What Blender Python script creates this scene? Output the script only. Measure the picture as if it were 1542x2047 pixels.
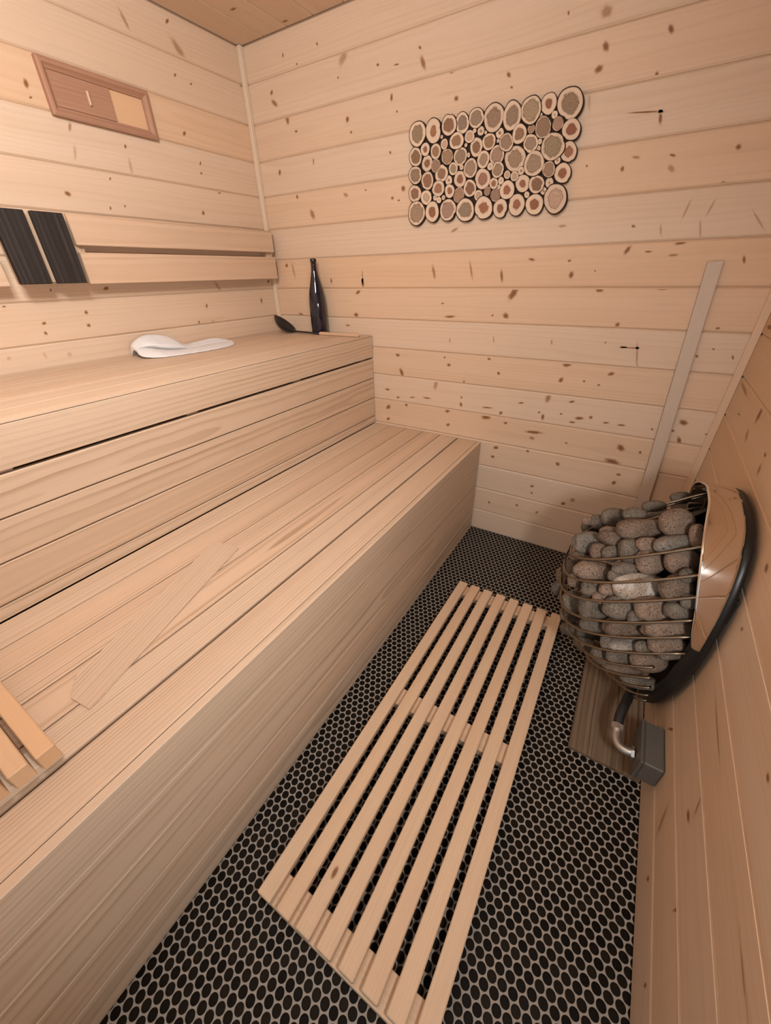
import bpy, bmesh, math, random
from mathutils import Vector, Matrix, Quaternion, noise
random.seed(7)
for o in list(bpy.data.objects): bpy.data.objects.remove(o)
scene = bpy.context.scene
COL = scene.collection
PI = math.pi

# ------------------------------------------------------------------ camera
F_PX = 766.95
cam_d = bpy.data.cameras.new('camera'); cam = bpy.data.objects.new('camera', cam_d); COL.objects.link(cam)
cam_d.sensor_fit = 'VERTICAL'; cam_d.sensor_height = 24.0
cam_d.lens = F_PX / 2047.0 * 24.0
cam_d.clip_start = 0.02
cam.location = (1.80011, -1.76838, 1.22372)
cam.rotation_mode = 'XYZ'; cam.rotation_euler = (1.01483, 0.02003, 0.55044)
scene.camera = cam

# ------------------------------------------------------------------ light
world = bpy.data.worlds.new('world'); scene.world = world; world.use_nodes = True
wb = world.node_tree.nodes['Background']; wb.inputs[0].default_value = (0.6, 0.6, 0.6, 1); wb.inputs[1].default_value = .02
def area(name, loc, rot, sx, sy, power, col):
    l = bpy.data.lights.new(name, 'AREA'); l.shape = 'RECTANGLE'; l.size = sx; l.size_y = sy
    l.energy = power; l.color = col
    o = bpy.data.objects.new(name, l); COL.objects.link(o); o.location = loc; o.rotation_euler = rot
    return o
def aim(o, target):
    o.rotation_euler = (Vector(target) - o.location).to_track_quat('-Z', 'Y').to_euler()
bo = area('bench_lamp', (1.25, -1.62, 1.97), (0, 0, 0), 0.38, 0.38, 20.5, (1.0, .955, .925)); aim(bo, (1.25 - .84, -1.62 + .38, 1.97 - .30))
ao = area('bench_front_fill', (2.10, -1.66, 1.12), (0, 0, 0), 0.14, 0.14, 8.5, (1.0, .97, .94)); aim(ao, (1.10, -.75, .55))  # added fill light, brightens the bench front and low back wall
scene.view_settings.view_transform = 'Standard'; scene.view_settings.look = 'None'
scene.view_settings.exposure = 0.30; scene.view_settings.gamma = 1.0
scene.view_settings.use_curve_mapping = False

area('fill_beyond_doorway', (1.75, -2.40, 1.05), (PI / 2, 0, 0), 1.1, 2.0, 4.0, (.84, .93, 1.0)).rotation_euler = (PI / 2, 0, 0)  # unseen cool light added outside the doorway as fill
# ------------------------------------------------------------------ room constants
W = 2.118; H = 2.061; YF = -2.06          # width, ceiling height, front wall
Z1 = 1.9454; P = 0.13                     # board seams of the panelling
XU, ZU = 0.6324, 0.961                    # upper bench
XL, ZL = 1.2525, 0.509                    # lower bench
SEAMS = [H] + [Z1 - i * P for i in range(15)] + [0.005]

# ------------------------------------------------------------------ materials
def newmat(name):
    m = bpy.data.materials.new(name); m.use_nodes = True
    nt = m.node_tree; nt.nodes.clear()
    out = nt.nodes.new('ShaderNodeOutputMaterial'); b = nt.nodes.new('ShaderNodeBsdfPrincipled')
    nt.links.new(b.outputs[0], out.inputs[0])
    return m, nt, b
class G:
    """tiny helper for building node graphs"""
    def __init__(s, nt): s.nt = nt
    def put(s, sock, v):
        if v is None: return
        if isinstance(v, bpy.types.NodeSocket): s.nt.links.new(v, sock)
        else: sock.default_value = v
    def math(s, op, a, b=None, c=None, clamp=False):
        n = s.nt.nodes.new('ShaderNodeMath'); n.operation = op; n.use_clamp = clamp
        for i, v in enumerate((a, b, c)): s.put(n.inputs[i], v)
        return n.outputs[0]
    def vec(s, op, a, b=None):
        n = s.nt.nodes.new('ShaderNodeVectorMath'); n.operation = op
        s.put(n.inputs[0], a)
        if b is not None: s.put(n.inputs[3] if op == 'SCALE' else n.inputs[1], b)
        return n.outputs[1] if op in ('LENGTH', 'DOT_PRODUCT', 'DISTANCE') else n.outputs[0]
    def attr(s, name):
        n = s.nt.nodes.new('ShaderNodeAttribute'); n.attribute_name = name; return n
    def noise(s, v, scale, detail=2, rough=.5, dist=0):
        n = s.nt.nodes.new('ShaderNodeTexNoise'); s.put(n.inputs['Vector'], v)
        n.inputs['Scale'].default_value = scale; n.inputs['Detail'].default_value = detail
        n.inputs['Roughness'].default_value = rough; n.inputs['Distortion'].default_value = dist
        return n.outputs['Fac']
    def sstep(s, x, a, b, lo=0., hi=1.):
        n = s.nt.nodes.new('ShaderNodeMapRange'); n.interpolation_type = 'SMOOTHSTEP'
        s.put(n.inputs[0], x); n.inputs[1].default_value = a; n.inputs[2].default_value = b
        n.inputs[3].default_value = lo; n.inputs[4].default_value = hi
        return n.outputs[0]
    def mix(s, f, a, b, mode='MIX'):
        n = s.nt.nodes.new('ShaderNodeMix'); n.data_type = 'RGBA'; n.blend_type = mode
        s.put(n.inputs[0], f)
        for i, v in ((6, a), (7, b)):
            if isinstance(v, (tuple, list)): n.inputs[i].default_value = (*v[:3], 1)
            else: s.put(n.inputs[i], v)
        return n.outputs[2]
    def bump(s, h, strength, dist):
        n = s.nt.nodes.new('ShaderNodeBump'); n.inputs['Strength'].default_value = strength
        n.inputs['Distance'].default_value = dist; s.put(n.inputs['Height'], h); return n.outputs[0]
def rgb(c): return (*c, 1)

def wood(name, base, dark, freq, contrast, wob=0.012, second=None, orange=(1.02, .90, .78), pale=(1.0, 1.02, 1.04), rough=.55,
         knot_halo=(.47, .26, .13), knot_dark=(.235, .105, .048), spec=.3, fib=.10, lo=.35, bumpy=.25):
    """sawn wood: growth rings cut from a log whose axis runs along the board (attribute gc)"""
    m, nt, b = newmat(name); g = G(nt)
    gc = g.attr('gc').outputs['Vector']; tint = g.attr('tint').outputs['Fac']; kn = g.attr('knot').outputs['Fac']; kd = g.attr('knd').outputs['Fac']
    n1 = g.noise(g.vec('MULTIPLY', gc, (1.6, 5., 5.)), 1.0, 2)
    n1b = g.noise(g.vec('MULTIPLY', gc, (6., 22., 22.)), 1.0, 1)
    r = g.vec('LENGTH', g.vec('MULTIPLY', gc, (0., 1., 1.)))
    r = g.math('ADD', r, g.math('MULTIPLY', g.math('SUBTRACT', n1, .5), wob * 2))
    r = g.math('ADD', r, g.math('MULTIPLY', g.math('SUBTRACT', n1b, .5), wob * .22))
    rv = g.vec('SCALE', (1., .37, .71), r)
    drift = g.noise(rv, freq * .16, 2)
    cyc = g.math('ADD', g.math('MULTIPLY', r, freq), g.math('MULTIPLY', drift, 3.2))
    ph = g.math('FRACT', cyc)
    wnn = nt.nodes.new('ShaderNodeTexWhiteNoise'); wnn.noise_dimensions = '1D'; g.put(wnn.inputs['W'], g.math('FLOOR', cyc))
    strong = g.math('ADD', .30, g.math('MULTIPLY', wnn.outputs['Value'], .70))
    ring = g.math('MULTIPLY', g.sstep(ph, lo, .90), g.sstep(ph, .93, 1.0, 1., 0.))
    vary = g.noise(g.vec('MULTIPLY', gc, (1.2, 22., 22.)), 1.0, 3)
    ring = g.math('MULTIPLY', g.math('MULTIPLY', ring, strong), g.sstep(vary, .28, .72, .25, 1.))
    fibre = g.noise(g.vec('MULTIPLY', gc, (9., 520., 520.)), 1.0, 2)
    broad = g.noise(g.vec('MULTIPLY', gc, (.7, 16., 16.)), 1.0, 3)
    col = g.mix(g.sstep(broad, .3, .7), base, second or base)
    col = g.mix(g.math('MULTIPLY', ring, contrast), col, dark)
    col = g.mix(1.0, col, g.mix(g.math('MAXIMUM', tint, 0.), (1, 1, 1), orange), 'MULTIPLY')
    col = g.mix(1.0, col, g.mix(g.math('MAXIMUM', g.math('MULTIPLY', tint, -1.), 0.), (1, 1, 1), pale), 'MULTIPLY')
    f2 = g.math('ADD', g.math('MULTIPLY', fibre, fib * 2), 1. - fib)
    col = g.mix(1.0, col, f2, 'MULTIPLY')
    kk = g.math('ADD', kn, g.math('MULTIPLY', g.math('SUBTRACT', g.noise(g.vec('MULTIPLY', gc, (90., 90., 90.)), 1., 2), .5), g.math('MULTIPLY', g.sstep(kn, 0., .15), .35)))
    halo = g.math('MULTIPLY', g.sstep(kk, .04, .50), g.math('MULTIPLY', kd, .70))
    core = g.math('MULTIPLY', g.sstep(kk, .34, .80), kd)
    col = g.mix(halo, col, knot_halo); col = g.mix(core, col, knot_dark)
    g.put(b.inputs['Base Color'], col); b.inputs['Roughness'].default_value = rough
    b.inputs['Specular IOR Level'].default_value = spec
    hgt = g.math('SUBTRACT', g.math('MULTIPLY', fibre, .6), g.math('MULTIPLY', ring, .4))
    g.put(b.inputs['Normal'], g.bump(hgt, bumpy, .0006))
    return m
def plain(name, col, rough=.5, metal=0., spec=.5, vary=.12, vscale=60., bump=0.):
    m, nt, b = newmat(name); g = G(nt)
    tc = nt.nodes.new('ShaderNodeTexCoord').outputs['Object']
    n = g.noise(tc, vscale, 3)
    f = g.math('ADD', g.math('MULTIPLY', n, vary * 2), 1 - vary)
    g.put(b.inputs['Base Color'], g.mix(1.0, col, f, 'MULTIPLY'))
    b.inputs['Roughness'].default_value = rough; b.inputs['Metallic'].default_value = metal
    b.inputs['Specular IOR Level'].default_value = spec
    if bump: g.put(b.inputs['Normal'], g.bump(n, bump, .002))
    return m

PINE = wood('pine_panelling', (0.660, 0.501, 0.366), (0.520, 0.363, 0.227), 85, .34, wob=.016, second=(0.685, 0.531, 0.400), fib=.05, bumpy=.12)
BENCH = wood('bench_wood', (0.660, 0.504, 0.372), (0.400, 0.273, 0.173), 120, 1.0, wob=.006, second=(0.610, 0.453, 0.329), fib=.09, orange=(1.0, .92, .86))
FASCIA = wood('bench_front_wood', (0.655, 0.502, 0.368), (0.440, 0.305, 0.193), 80, 1.0, wob=.014, second=(0.620, 0.466, 0.338), fib=.08, orange=(1.0, .92, .86))
DUCK = wood('duckboard_wood', (0.707, 0.514, 0.348), (0.540, 0.367, 0.226), 120, .45, wob=.008, second=(0.670, 0.469, 0.312), fib=.08, orange=(1.0, .93, .87))
BACK = wood('backrest_wood', (0.640, 0.482, 0.353), (0.420, 0.285, 0.181), 70, 1.0, wob=.012, second=(0.620, 0.456, 0.330), fib=.07)
CEDAR = wood('cedar_vent', (.40, .225, .150), (.25, .125, .078), 170, .5, wob=.010, fib=.12)
PEACH = wood('pale_cover_wood', (0.660, 0.476, 0.323), (0.560, 0.391, 0.247), 90, .2, fib=.04)
ORANGE = wood('headrest_wood', (0.660, 0.455, 0.290), (0.540, 0.352, 0.209), 80, .25, fib=.05)
CHAR = wood('charred_wood', (.022, .016, .014), (.055, .050, .050), 75, .8, wob=.010, fib=.6, rough=.55, spec=.3, bumpy=.9, lo=.1)
WEATHER = wood('weathered_board', (.26, .180, .118), (.055, .035, .022), 75, 1.0, wob=.010, second=(.15, .098, .060), fib=.3)
TRIM = wood('pale_trim_wood', (0.700, 0.564, 0.428), (0.620, 0.470, 0.338), 120, .15, fib=.04)
STRIP = plain('painted_strip', (.56, .46, .37), rough=.6, vary=.04)
BLACK = plain('black_metal', (.006, .006, .006), rough=.42, vary=.2)
DARKIRON = plain('black_enamel', (.018, .016, .015), rough=.38, vary=.2)
WIRE = plain('steel_wire', (.29, .24, .18), rough=.36, metal=1., vary=.1)
GREYBOX = plain('grey_box_metal', (.115, .105, .092), rough=.5, metal=.2, vary=.08)
ZINC = plain('zinc_conduit', (.50, .46, .42), rough=.35, metal=.85, vary=.15)
HOSE = plain('black_hose', (.012, .010, .009), rough=.55)
CLOTH = plain('white_felt', (.74, .735, .74), rough=.9, spec=.1, vary=.03, vscale=220., bump=.25)
GRIPWOOD = wood('ladle_grip_wood', (0.620, 0.430, 0.291), (0.450, 0.283, 0.168), 200, .4, fib=.08)

def mirror():
    m, nt, b = newmat('polished_steel'); g = G(nt)
    b.inputs['Base Color'].default_value = (.80, .76, .72, 1); b.inputs['Metallic'].default_value = 1.; b.inputs['Roughness'].default_value = .045
    return m
MIRROR = mirror()
def glass():
    m, nt, b = newmat('cobalt_glass'); g = G(nt)
    b.inputs['Base Color'].default_value = (.004, .005, .016, 1); b.inputs['Roughness'].default_value = .06
    b.inputs['Specular IOR Level'].default_value = .6
    b.inputs['Coat Weight'].default_value = .5; b.inputs['Coat Roughness'].default_value = .03
    return m
GLASS = glass()
def tiles():
    m, nt, b = newmat('penny_tile'); g = G(nt)
    tc = nt.nodes.new('ShaderNodeTexCoord').outputs['Object']
    pitch = .02155
    off = g.vec('SUBTRACT', tc, (1.975, -1.359, 0.))
    q = g.vec('MULTIPLY', off, (1 / pitch, 1 / (pitch * math.sqrt(3)), 0.))
    k = (1., math.sqrt(3), 0.)
    h = (.5, .5, 0.)
    f1 = g.vec('MULTIPLY', g.vec('SUBTRACT', g.vec('FRACTION', g.vec('ADD', q, h)), h), k)
    f2 = g.vec('MULTIPLY', g.vec('SUBTRACT', g.vec('FRACTION', q), h), k)
    # z lies in the plane, keep it zero
    f1 = g.vec('MULTIPLY', f1, (1., 1., 0.)); f2 = g.vec('MULTIPLY', f2, (1., 1., 0.))
    d1 = g.vec('LENGTH', f1); d2 = g.vec('LENGTH', f2)
    d = g.math('MINIMUM', d1, d2)
    sel = g.math('LESS_THAN', d1, d2)
    c1 = g.vec('FLOOR', g.vec('ADD', q, h)); c2 = g.vec('ADD', g.vec('FLOOR', q), (.5, .5, 0.))
    mx = nt.nodes.new('ShaderNodeMix'); mx.data_type = 'VECTOR'
    g.put(mx.inputs[0], sel); g.put(mx.inputs[4], c2); g.put(mx.inputs[5], c1)
    wn = nt.nodes.new('ShaderNodeTexWhiteNoise'); wn.noise_dimensions = '3D'; g.put(wn.inputs['Vector'], mx.outputs[1])
    tile = g.sstep(d, .425, .455, 1., 0.)
    tcol = g.mix(wn.outputs['Value'], (.006, .0042, .003), (.016, .011, .007))
    gn = g.noise(tc, 35., 3)
    gcol = g.mix(gn, (.30, .27, .235), (.38, .34, .295))
    g.put(b.inputs['Base Color'], g.mix(tile, gcol, tcol))
    g.put(b.inputs['Roughness'], g.math('SUBTRACT', .85, g.math('MULTIPLY', tile, .35)))
    b.inputs['Specular IOR Level'].default_value = .07
    g.put(b.inputs['Normal'], g.bump(g.sstep(d, .36, .47, 1., 0.), .6, .0015))
    return m
TILE = tiles()
def stone(name, c1, c2, speck):
    m, nt, b = newmat(name); g = G(nt)
    tc = nt.nodes.new('ShaderNodeTexCoord').outputs['Object']
    inf = nt.nodes.new('ShaderNodeObjectInfo').outputs['Random']
    v = g.vec('ADD', tc, g.vec('SCALE', (7.1, 3.3, 5.7), inf))
    n1 = g.noise(v, 26., 3); n2 = g.noise(v, 420., 2, .7); n3 = g.noise(v, 260., 1)
    col = g.mix(g.sstep(n1, .35, .65), c1, c2)
    col = g.mix(g.math('MULTIPLY', g.sstep(n2, .56, .66), .75), col, speck)
    col = g.mix(g.math('MULTIPLY', g.sstep(n3, .60, .68), .75), col, (.022, .018, .015))
    val = g.math('ADD', .72, g.math('MULTIPLY', inf, .5))
    g.put(b.inputs['Base Color'], g.mix(1.0, col, val, 'MULTIPLY'))
    b.inputs['Roughness'].default_value = .8; b.inputs['Specular IOR Level'].default_value = .25
    g.put(b.inputs['Normal'], g.bump(g.math('ADD', n2, g.math('MULTIPLY', n1, .6)), .35, .0015))
    return m
STONES = [stone('grey_stone', (.105, .084, .064), (.160, .130, .100), (.34, .285, .225)),
          stone('pinkish_stone', (.145, .098, .070), (.205, .143, .104), (.46, .35, .26)),
          stone('light_grey_stone', (.20, .17, .14), (.28, .24, .20), (.46, .41, .35)),
          stone('whitish_stone', (.44, .40, .355), (.28, .215, .16), (.56, .52, .48))]
def slice_mat():
    """end grain: attribute ra is the relative radius, hw the width of the heart, and two colours per slice"""
    m, nt, b = newmat('log_slice'); g = G(nt)
    ra = g.attr('ra').outputs['Fac']; hw = g.attr('hw').outputs['Fac']; hc = g.attr('hc').outputs['Color']; sc = g.attr('sc').outputs['Color']
    tc = nt.nodes.new('ShaderNodeTexCoord').outputs['Object']
    nz = g.noise(tc, 75., 2); nf = g.noise(tc, 320., 2)
    rr = g.math('ADD', ra, g.math('MULTIPLY', g.math('SUBTRACT', nz, .5), .42))
    heart = g.sstep(g.math('SUBTRACT', rr, hw), -.10, .09, 1., 0.)
    rings = g.math('ADD', .86, g.math('MULTIPLY', g.math('SINE', g.math('MULTIPLY', rr, 40.)), .13))
    blot = g.math('ADD', .72, g.math('MULTIPLY', nf, .5))
    hcol = g.mix(1., g.mix(1., hc, rings, 'MULTIPLY'), blot, 'MULTIPLY')
    rim = g.math('MULTIPLY', heart, g.sstep(g.math('SUBTRACT', rr, hw), -.18, -.04))
    hcol = g.mix(g.math('MULTIPLY', rim, .45), hcol, (.10, .045, .02))
    col = g.mix(heart, sc, hcol)
    bark = g.sstep(ra, .885, .945)
    col = g.mix(bark, col, (.040, .020, .012))
    g.put(b.inputs['Base Color'], col); b.inputs['Roughness'].default_value = .75; b.inputs['Specular IOR Level'].default_value = .2
    return m
SLICE = slice_mat()
BARK = plain('bark', (.035, .020, .013), rough=.9, vary=.3, vscale=200., bump=.6)

# ------------------------------------------------------------------ mesh building
class MB:
    def __init__(s):
        s.v = []; s.f = []; s.m = []; s.a = {'gc': [], 'tint': [], 'knot': [], 'knd': []}
    def add(s, verts, faces, mat=0, gc=None, tint=0., knot=None, knd=0.):
        k = len(s.v); s.v += [tuple(x) for x in verts]
        s.f += [tuple(i + k for i in f) for f in faces]; s.m += [mat] * len(faces)
        n = len(verts)
        s.a['gc'] += [tuple(x) for x in (gc or verts)]; s.a['tint'] += [tint] * n
        s.a['knot'] += list(knot or [0.] * n); s.a['knd'] += [knd] * n
    def box(s, org, U, V, N, lu, lv, ln, bev=.0015, gco=None, tint=None, mat=0):
        """bevelled board: org corner, U along the grain, V across the face, N thickness"""
        org, U, V, N = Vector(org), Vector(U), Vector(V), Vector(N)
        if gco is None: gco = pith()
        if tint is None: tint = random.uniform(-.6, .6)
        L = (lu, lv, ln); bev = min(bev, min(L) * .45)
        loc = []; idx = {}
        for i in (0, 1):
            for j in (0, 1):
                for k in (0, 1):
                    c = [L[0] * i, L[1] * j, L[2] * k]; sg = [1 - 2 * i, 1 - 2 * j, 1 - 2 * k]
                    for ax in range(3):      # vertex lying on the face normal to ax
                        q = [c[d] + (0 if d == ax else sg[d] * bev) for d in range(3)]
                        idx[(i, j, k, ax)] = len(loc); loc.append(q)
        F = []
        for ax in range(3):
            o1, o2 = [d for d in range(3) if d != ax]
            for e in (0, 1):
                def key(a, b_):
                    t = [0, 0, 0]; t[ax] = e; t[o1] = a; t[o2] = b_; return tuple(t)
                F.append([idx[key(*ab) + (ax,)] for ab in ((0, 0), (1, 0), (1, 1), (0, 1))])
        for ax in range(3):                  # edges parallel to ax
            o1, o2 = [d for d in range(3) if d != ax]
            for a in (0, 1):
                for b_ in (0, 1):
                    t0 = [0, 0, 0]; t0[o1] = a; t0[o2] = b_; t1 = list(t0); t1[ax] = 1
                    t0, t1 = tuple(t0), tuple(t1)
                    F.append([idx[t0 + (o1,)], idx[t1 + (o1,)], idx[t1 + (o2,)], idx[t0 + (o2,)]])
        for i in (0, 1):
            for j in (0, 1):
                for k in (0, 1): F.append([idx[(i, j, k, a)] for a in range(3)])
        ctr = Vector(L) / 2
        FF = []
        det = U.cross(V).dot(N) > 0
        for f in F:
            p = [Vector(loc[i]) for i in f]; nrm = (p[1] - p[0]).cross(p[2] - p[0])
            fc = sum(p, Vector()) / len(p)
            if (nrm.dot(fc - ctr) < 0) == det: f = f[::-1]
            FF.append(f)
        s.add([org + U * q[0] + V * q[1] + N * q[2] for q in loc], FF, mat, [(q[0] + gco[0], q[1] + gco[1], q[2] + gco[2]) for q in loc], tint)
        return gco, tint
    def tube(s, pts, r, seg=10, mat=0, closed=False, caps=True, tint=0.):
        pts = [Vector(p) for p in pts]; n = len(pts); R = r if hasattr(r, '__len__') else [r] * n
        prev = None; rings = []
        for i, p in enumerate(pts):
            a = pts[(i - 1) % n] if (closed or i > 0) else p; b_ = pts[(i + 1) % n] if (closed or i < n - 1) else p
            t = (b_ - a).normalized()
            if prev is None:
                prev = t.orthogonal().normalized()
            prev = (prev - t * prev.dot(t)).normalized(); bn = t.cross(prev)
            rings.append([p + (prev * math.cos(2 * PI * k / seg) + bn * math.sin(2 * PI * k / seg)) * R[i] for k in range(seg)])
        V = [v for rg in rings for v in rg]; F = []
        for i in range(n if closed else n - 1):
            j = (i + 1) % n
            for k in range(seg):
                k2 = (k + 1) % seg
                F.append((i * seg + k, i * seg + k2, j * seg + k2, j * seg + k))
        if caps and not closed: F += [tuple(range(seg))[::-1], tuple((n - 1) * seg + k for k in range(seg))]
        s.add(V, F, mat, tint=tint)
    def lathe(s, prof, c, seg=40, mat=0):
        V = []; F = []
        for r, z in prof:
            for k in range(seg): V.append((c[0] + r * math.cos(2 * PI * k / seg), c[1] + r * math.sin(2 * PI * k / seg), c[2] + z))
        for i in range(len(prof) - 1):
            for k in range(seg):
                k2 = (k + 1) % seg; F.append((i * seg + k, i * seg + k2, (i + 1) * seg + k2, (i + 1) * seg + k))
        s.add(V, F, mat)
    def grid(s, rows, mat=0, closed=False):
        n = len(rows[0]); V = [v for r in rows for v in r]; F = []
        for i in range(len(rows) - 1):
            for k in range(n if closed else n - 1):
                k2 = (k + 1) % n; F.append((i * n + k, i * n + k2, (i + 1) * n + k2, (i + 1) * n + k))
        s.add(V, F, mat)
def pith(flat=None):
    """where the log's heart lies beside a board: far to the side gives straight grain, close gives cathedrals"""
    if flat is None: flat = random.random() < .4
    if flat: return (random.uniform(0, 40), random.uniform(-.09, -.01), random.uniform(.02, .06))
    return (random.uniform(0, 40), random.choice((-1, 1)) * random.uniform(.12, .25), random.uniform(.03, .10))
def build(name, mb, mats, parent=None, base=None, smooth=False, kind=None, fix=False):
    me = bpy.data.meshes.new(name)
    o = bpy.data.objects.new(name, me); COL.objects.link(o)
    org = Vector((0, 0, 0))
    if parent is not None:
        o.parent = parent; q = parent
        while q is not None: org += q.location; q = q.parent
    elif base is not None:
        o.location = base; org = Vector(base)
    me.from_pydata([Vector(v) - org for v in mb.v], [], mb.f)
    for m in (mats if isinstance(mats, (list, tuple)) else [mats]): me.materials.append(m)
    me.polygons.foreach_set('material_index', mb.m)
    a = me.attributes.new('gc', 'FLOAT_VECTOR', 'POINT'); a.data.foreach_set('vector', [c for v in mb.a['gc'] for c in v])
    for nme in ('tint', 'knot', 'knd'):
        a = me.attributes.new(nme, 'FLOAT', 'POINT'); a.data.foreach_set('value', mb.a[nme])
    if smooth: me.polygons.foreach_set('use_smooth', [True] * len(me.polygons))
    if fix:
        bm = bmesh.new(); bm.from_mesh(me); bmesh.ops.recalc_face_normals(bm, faces=bm.faces); bm.to_mesh(me); bm.free()
    me.update()
    if kind: o['kind'] = kind
    return o
def tag(o, label, cat, group=None):
    o['label'] = label; o['category'] = cat
    if group: o['group'] = group
    return o
def thing(name, loc, label, cat, group=None):
    o = bpy.data.objects.new(name, None); o.empty_display_size = .05; COL.objects.link(o); o.location = loc
    return tag(o, label, cat, group)
X, Y, Z = Vector((1, 0, 0)), Vector((0, 1, 0)), Vector((0, 0, 1))

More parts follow.
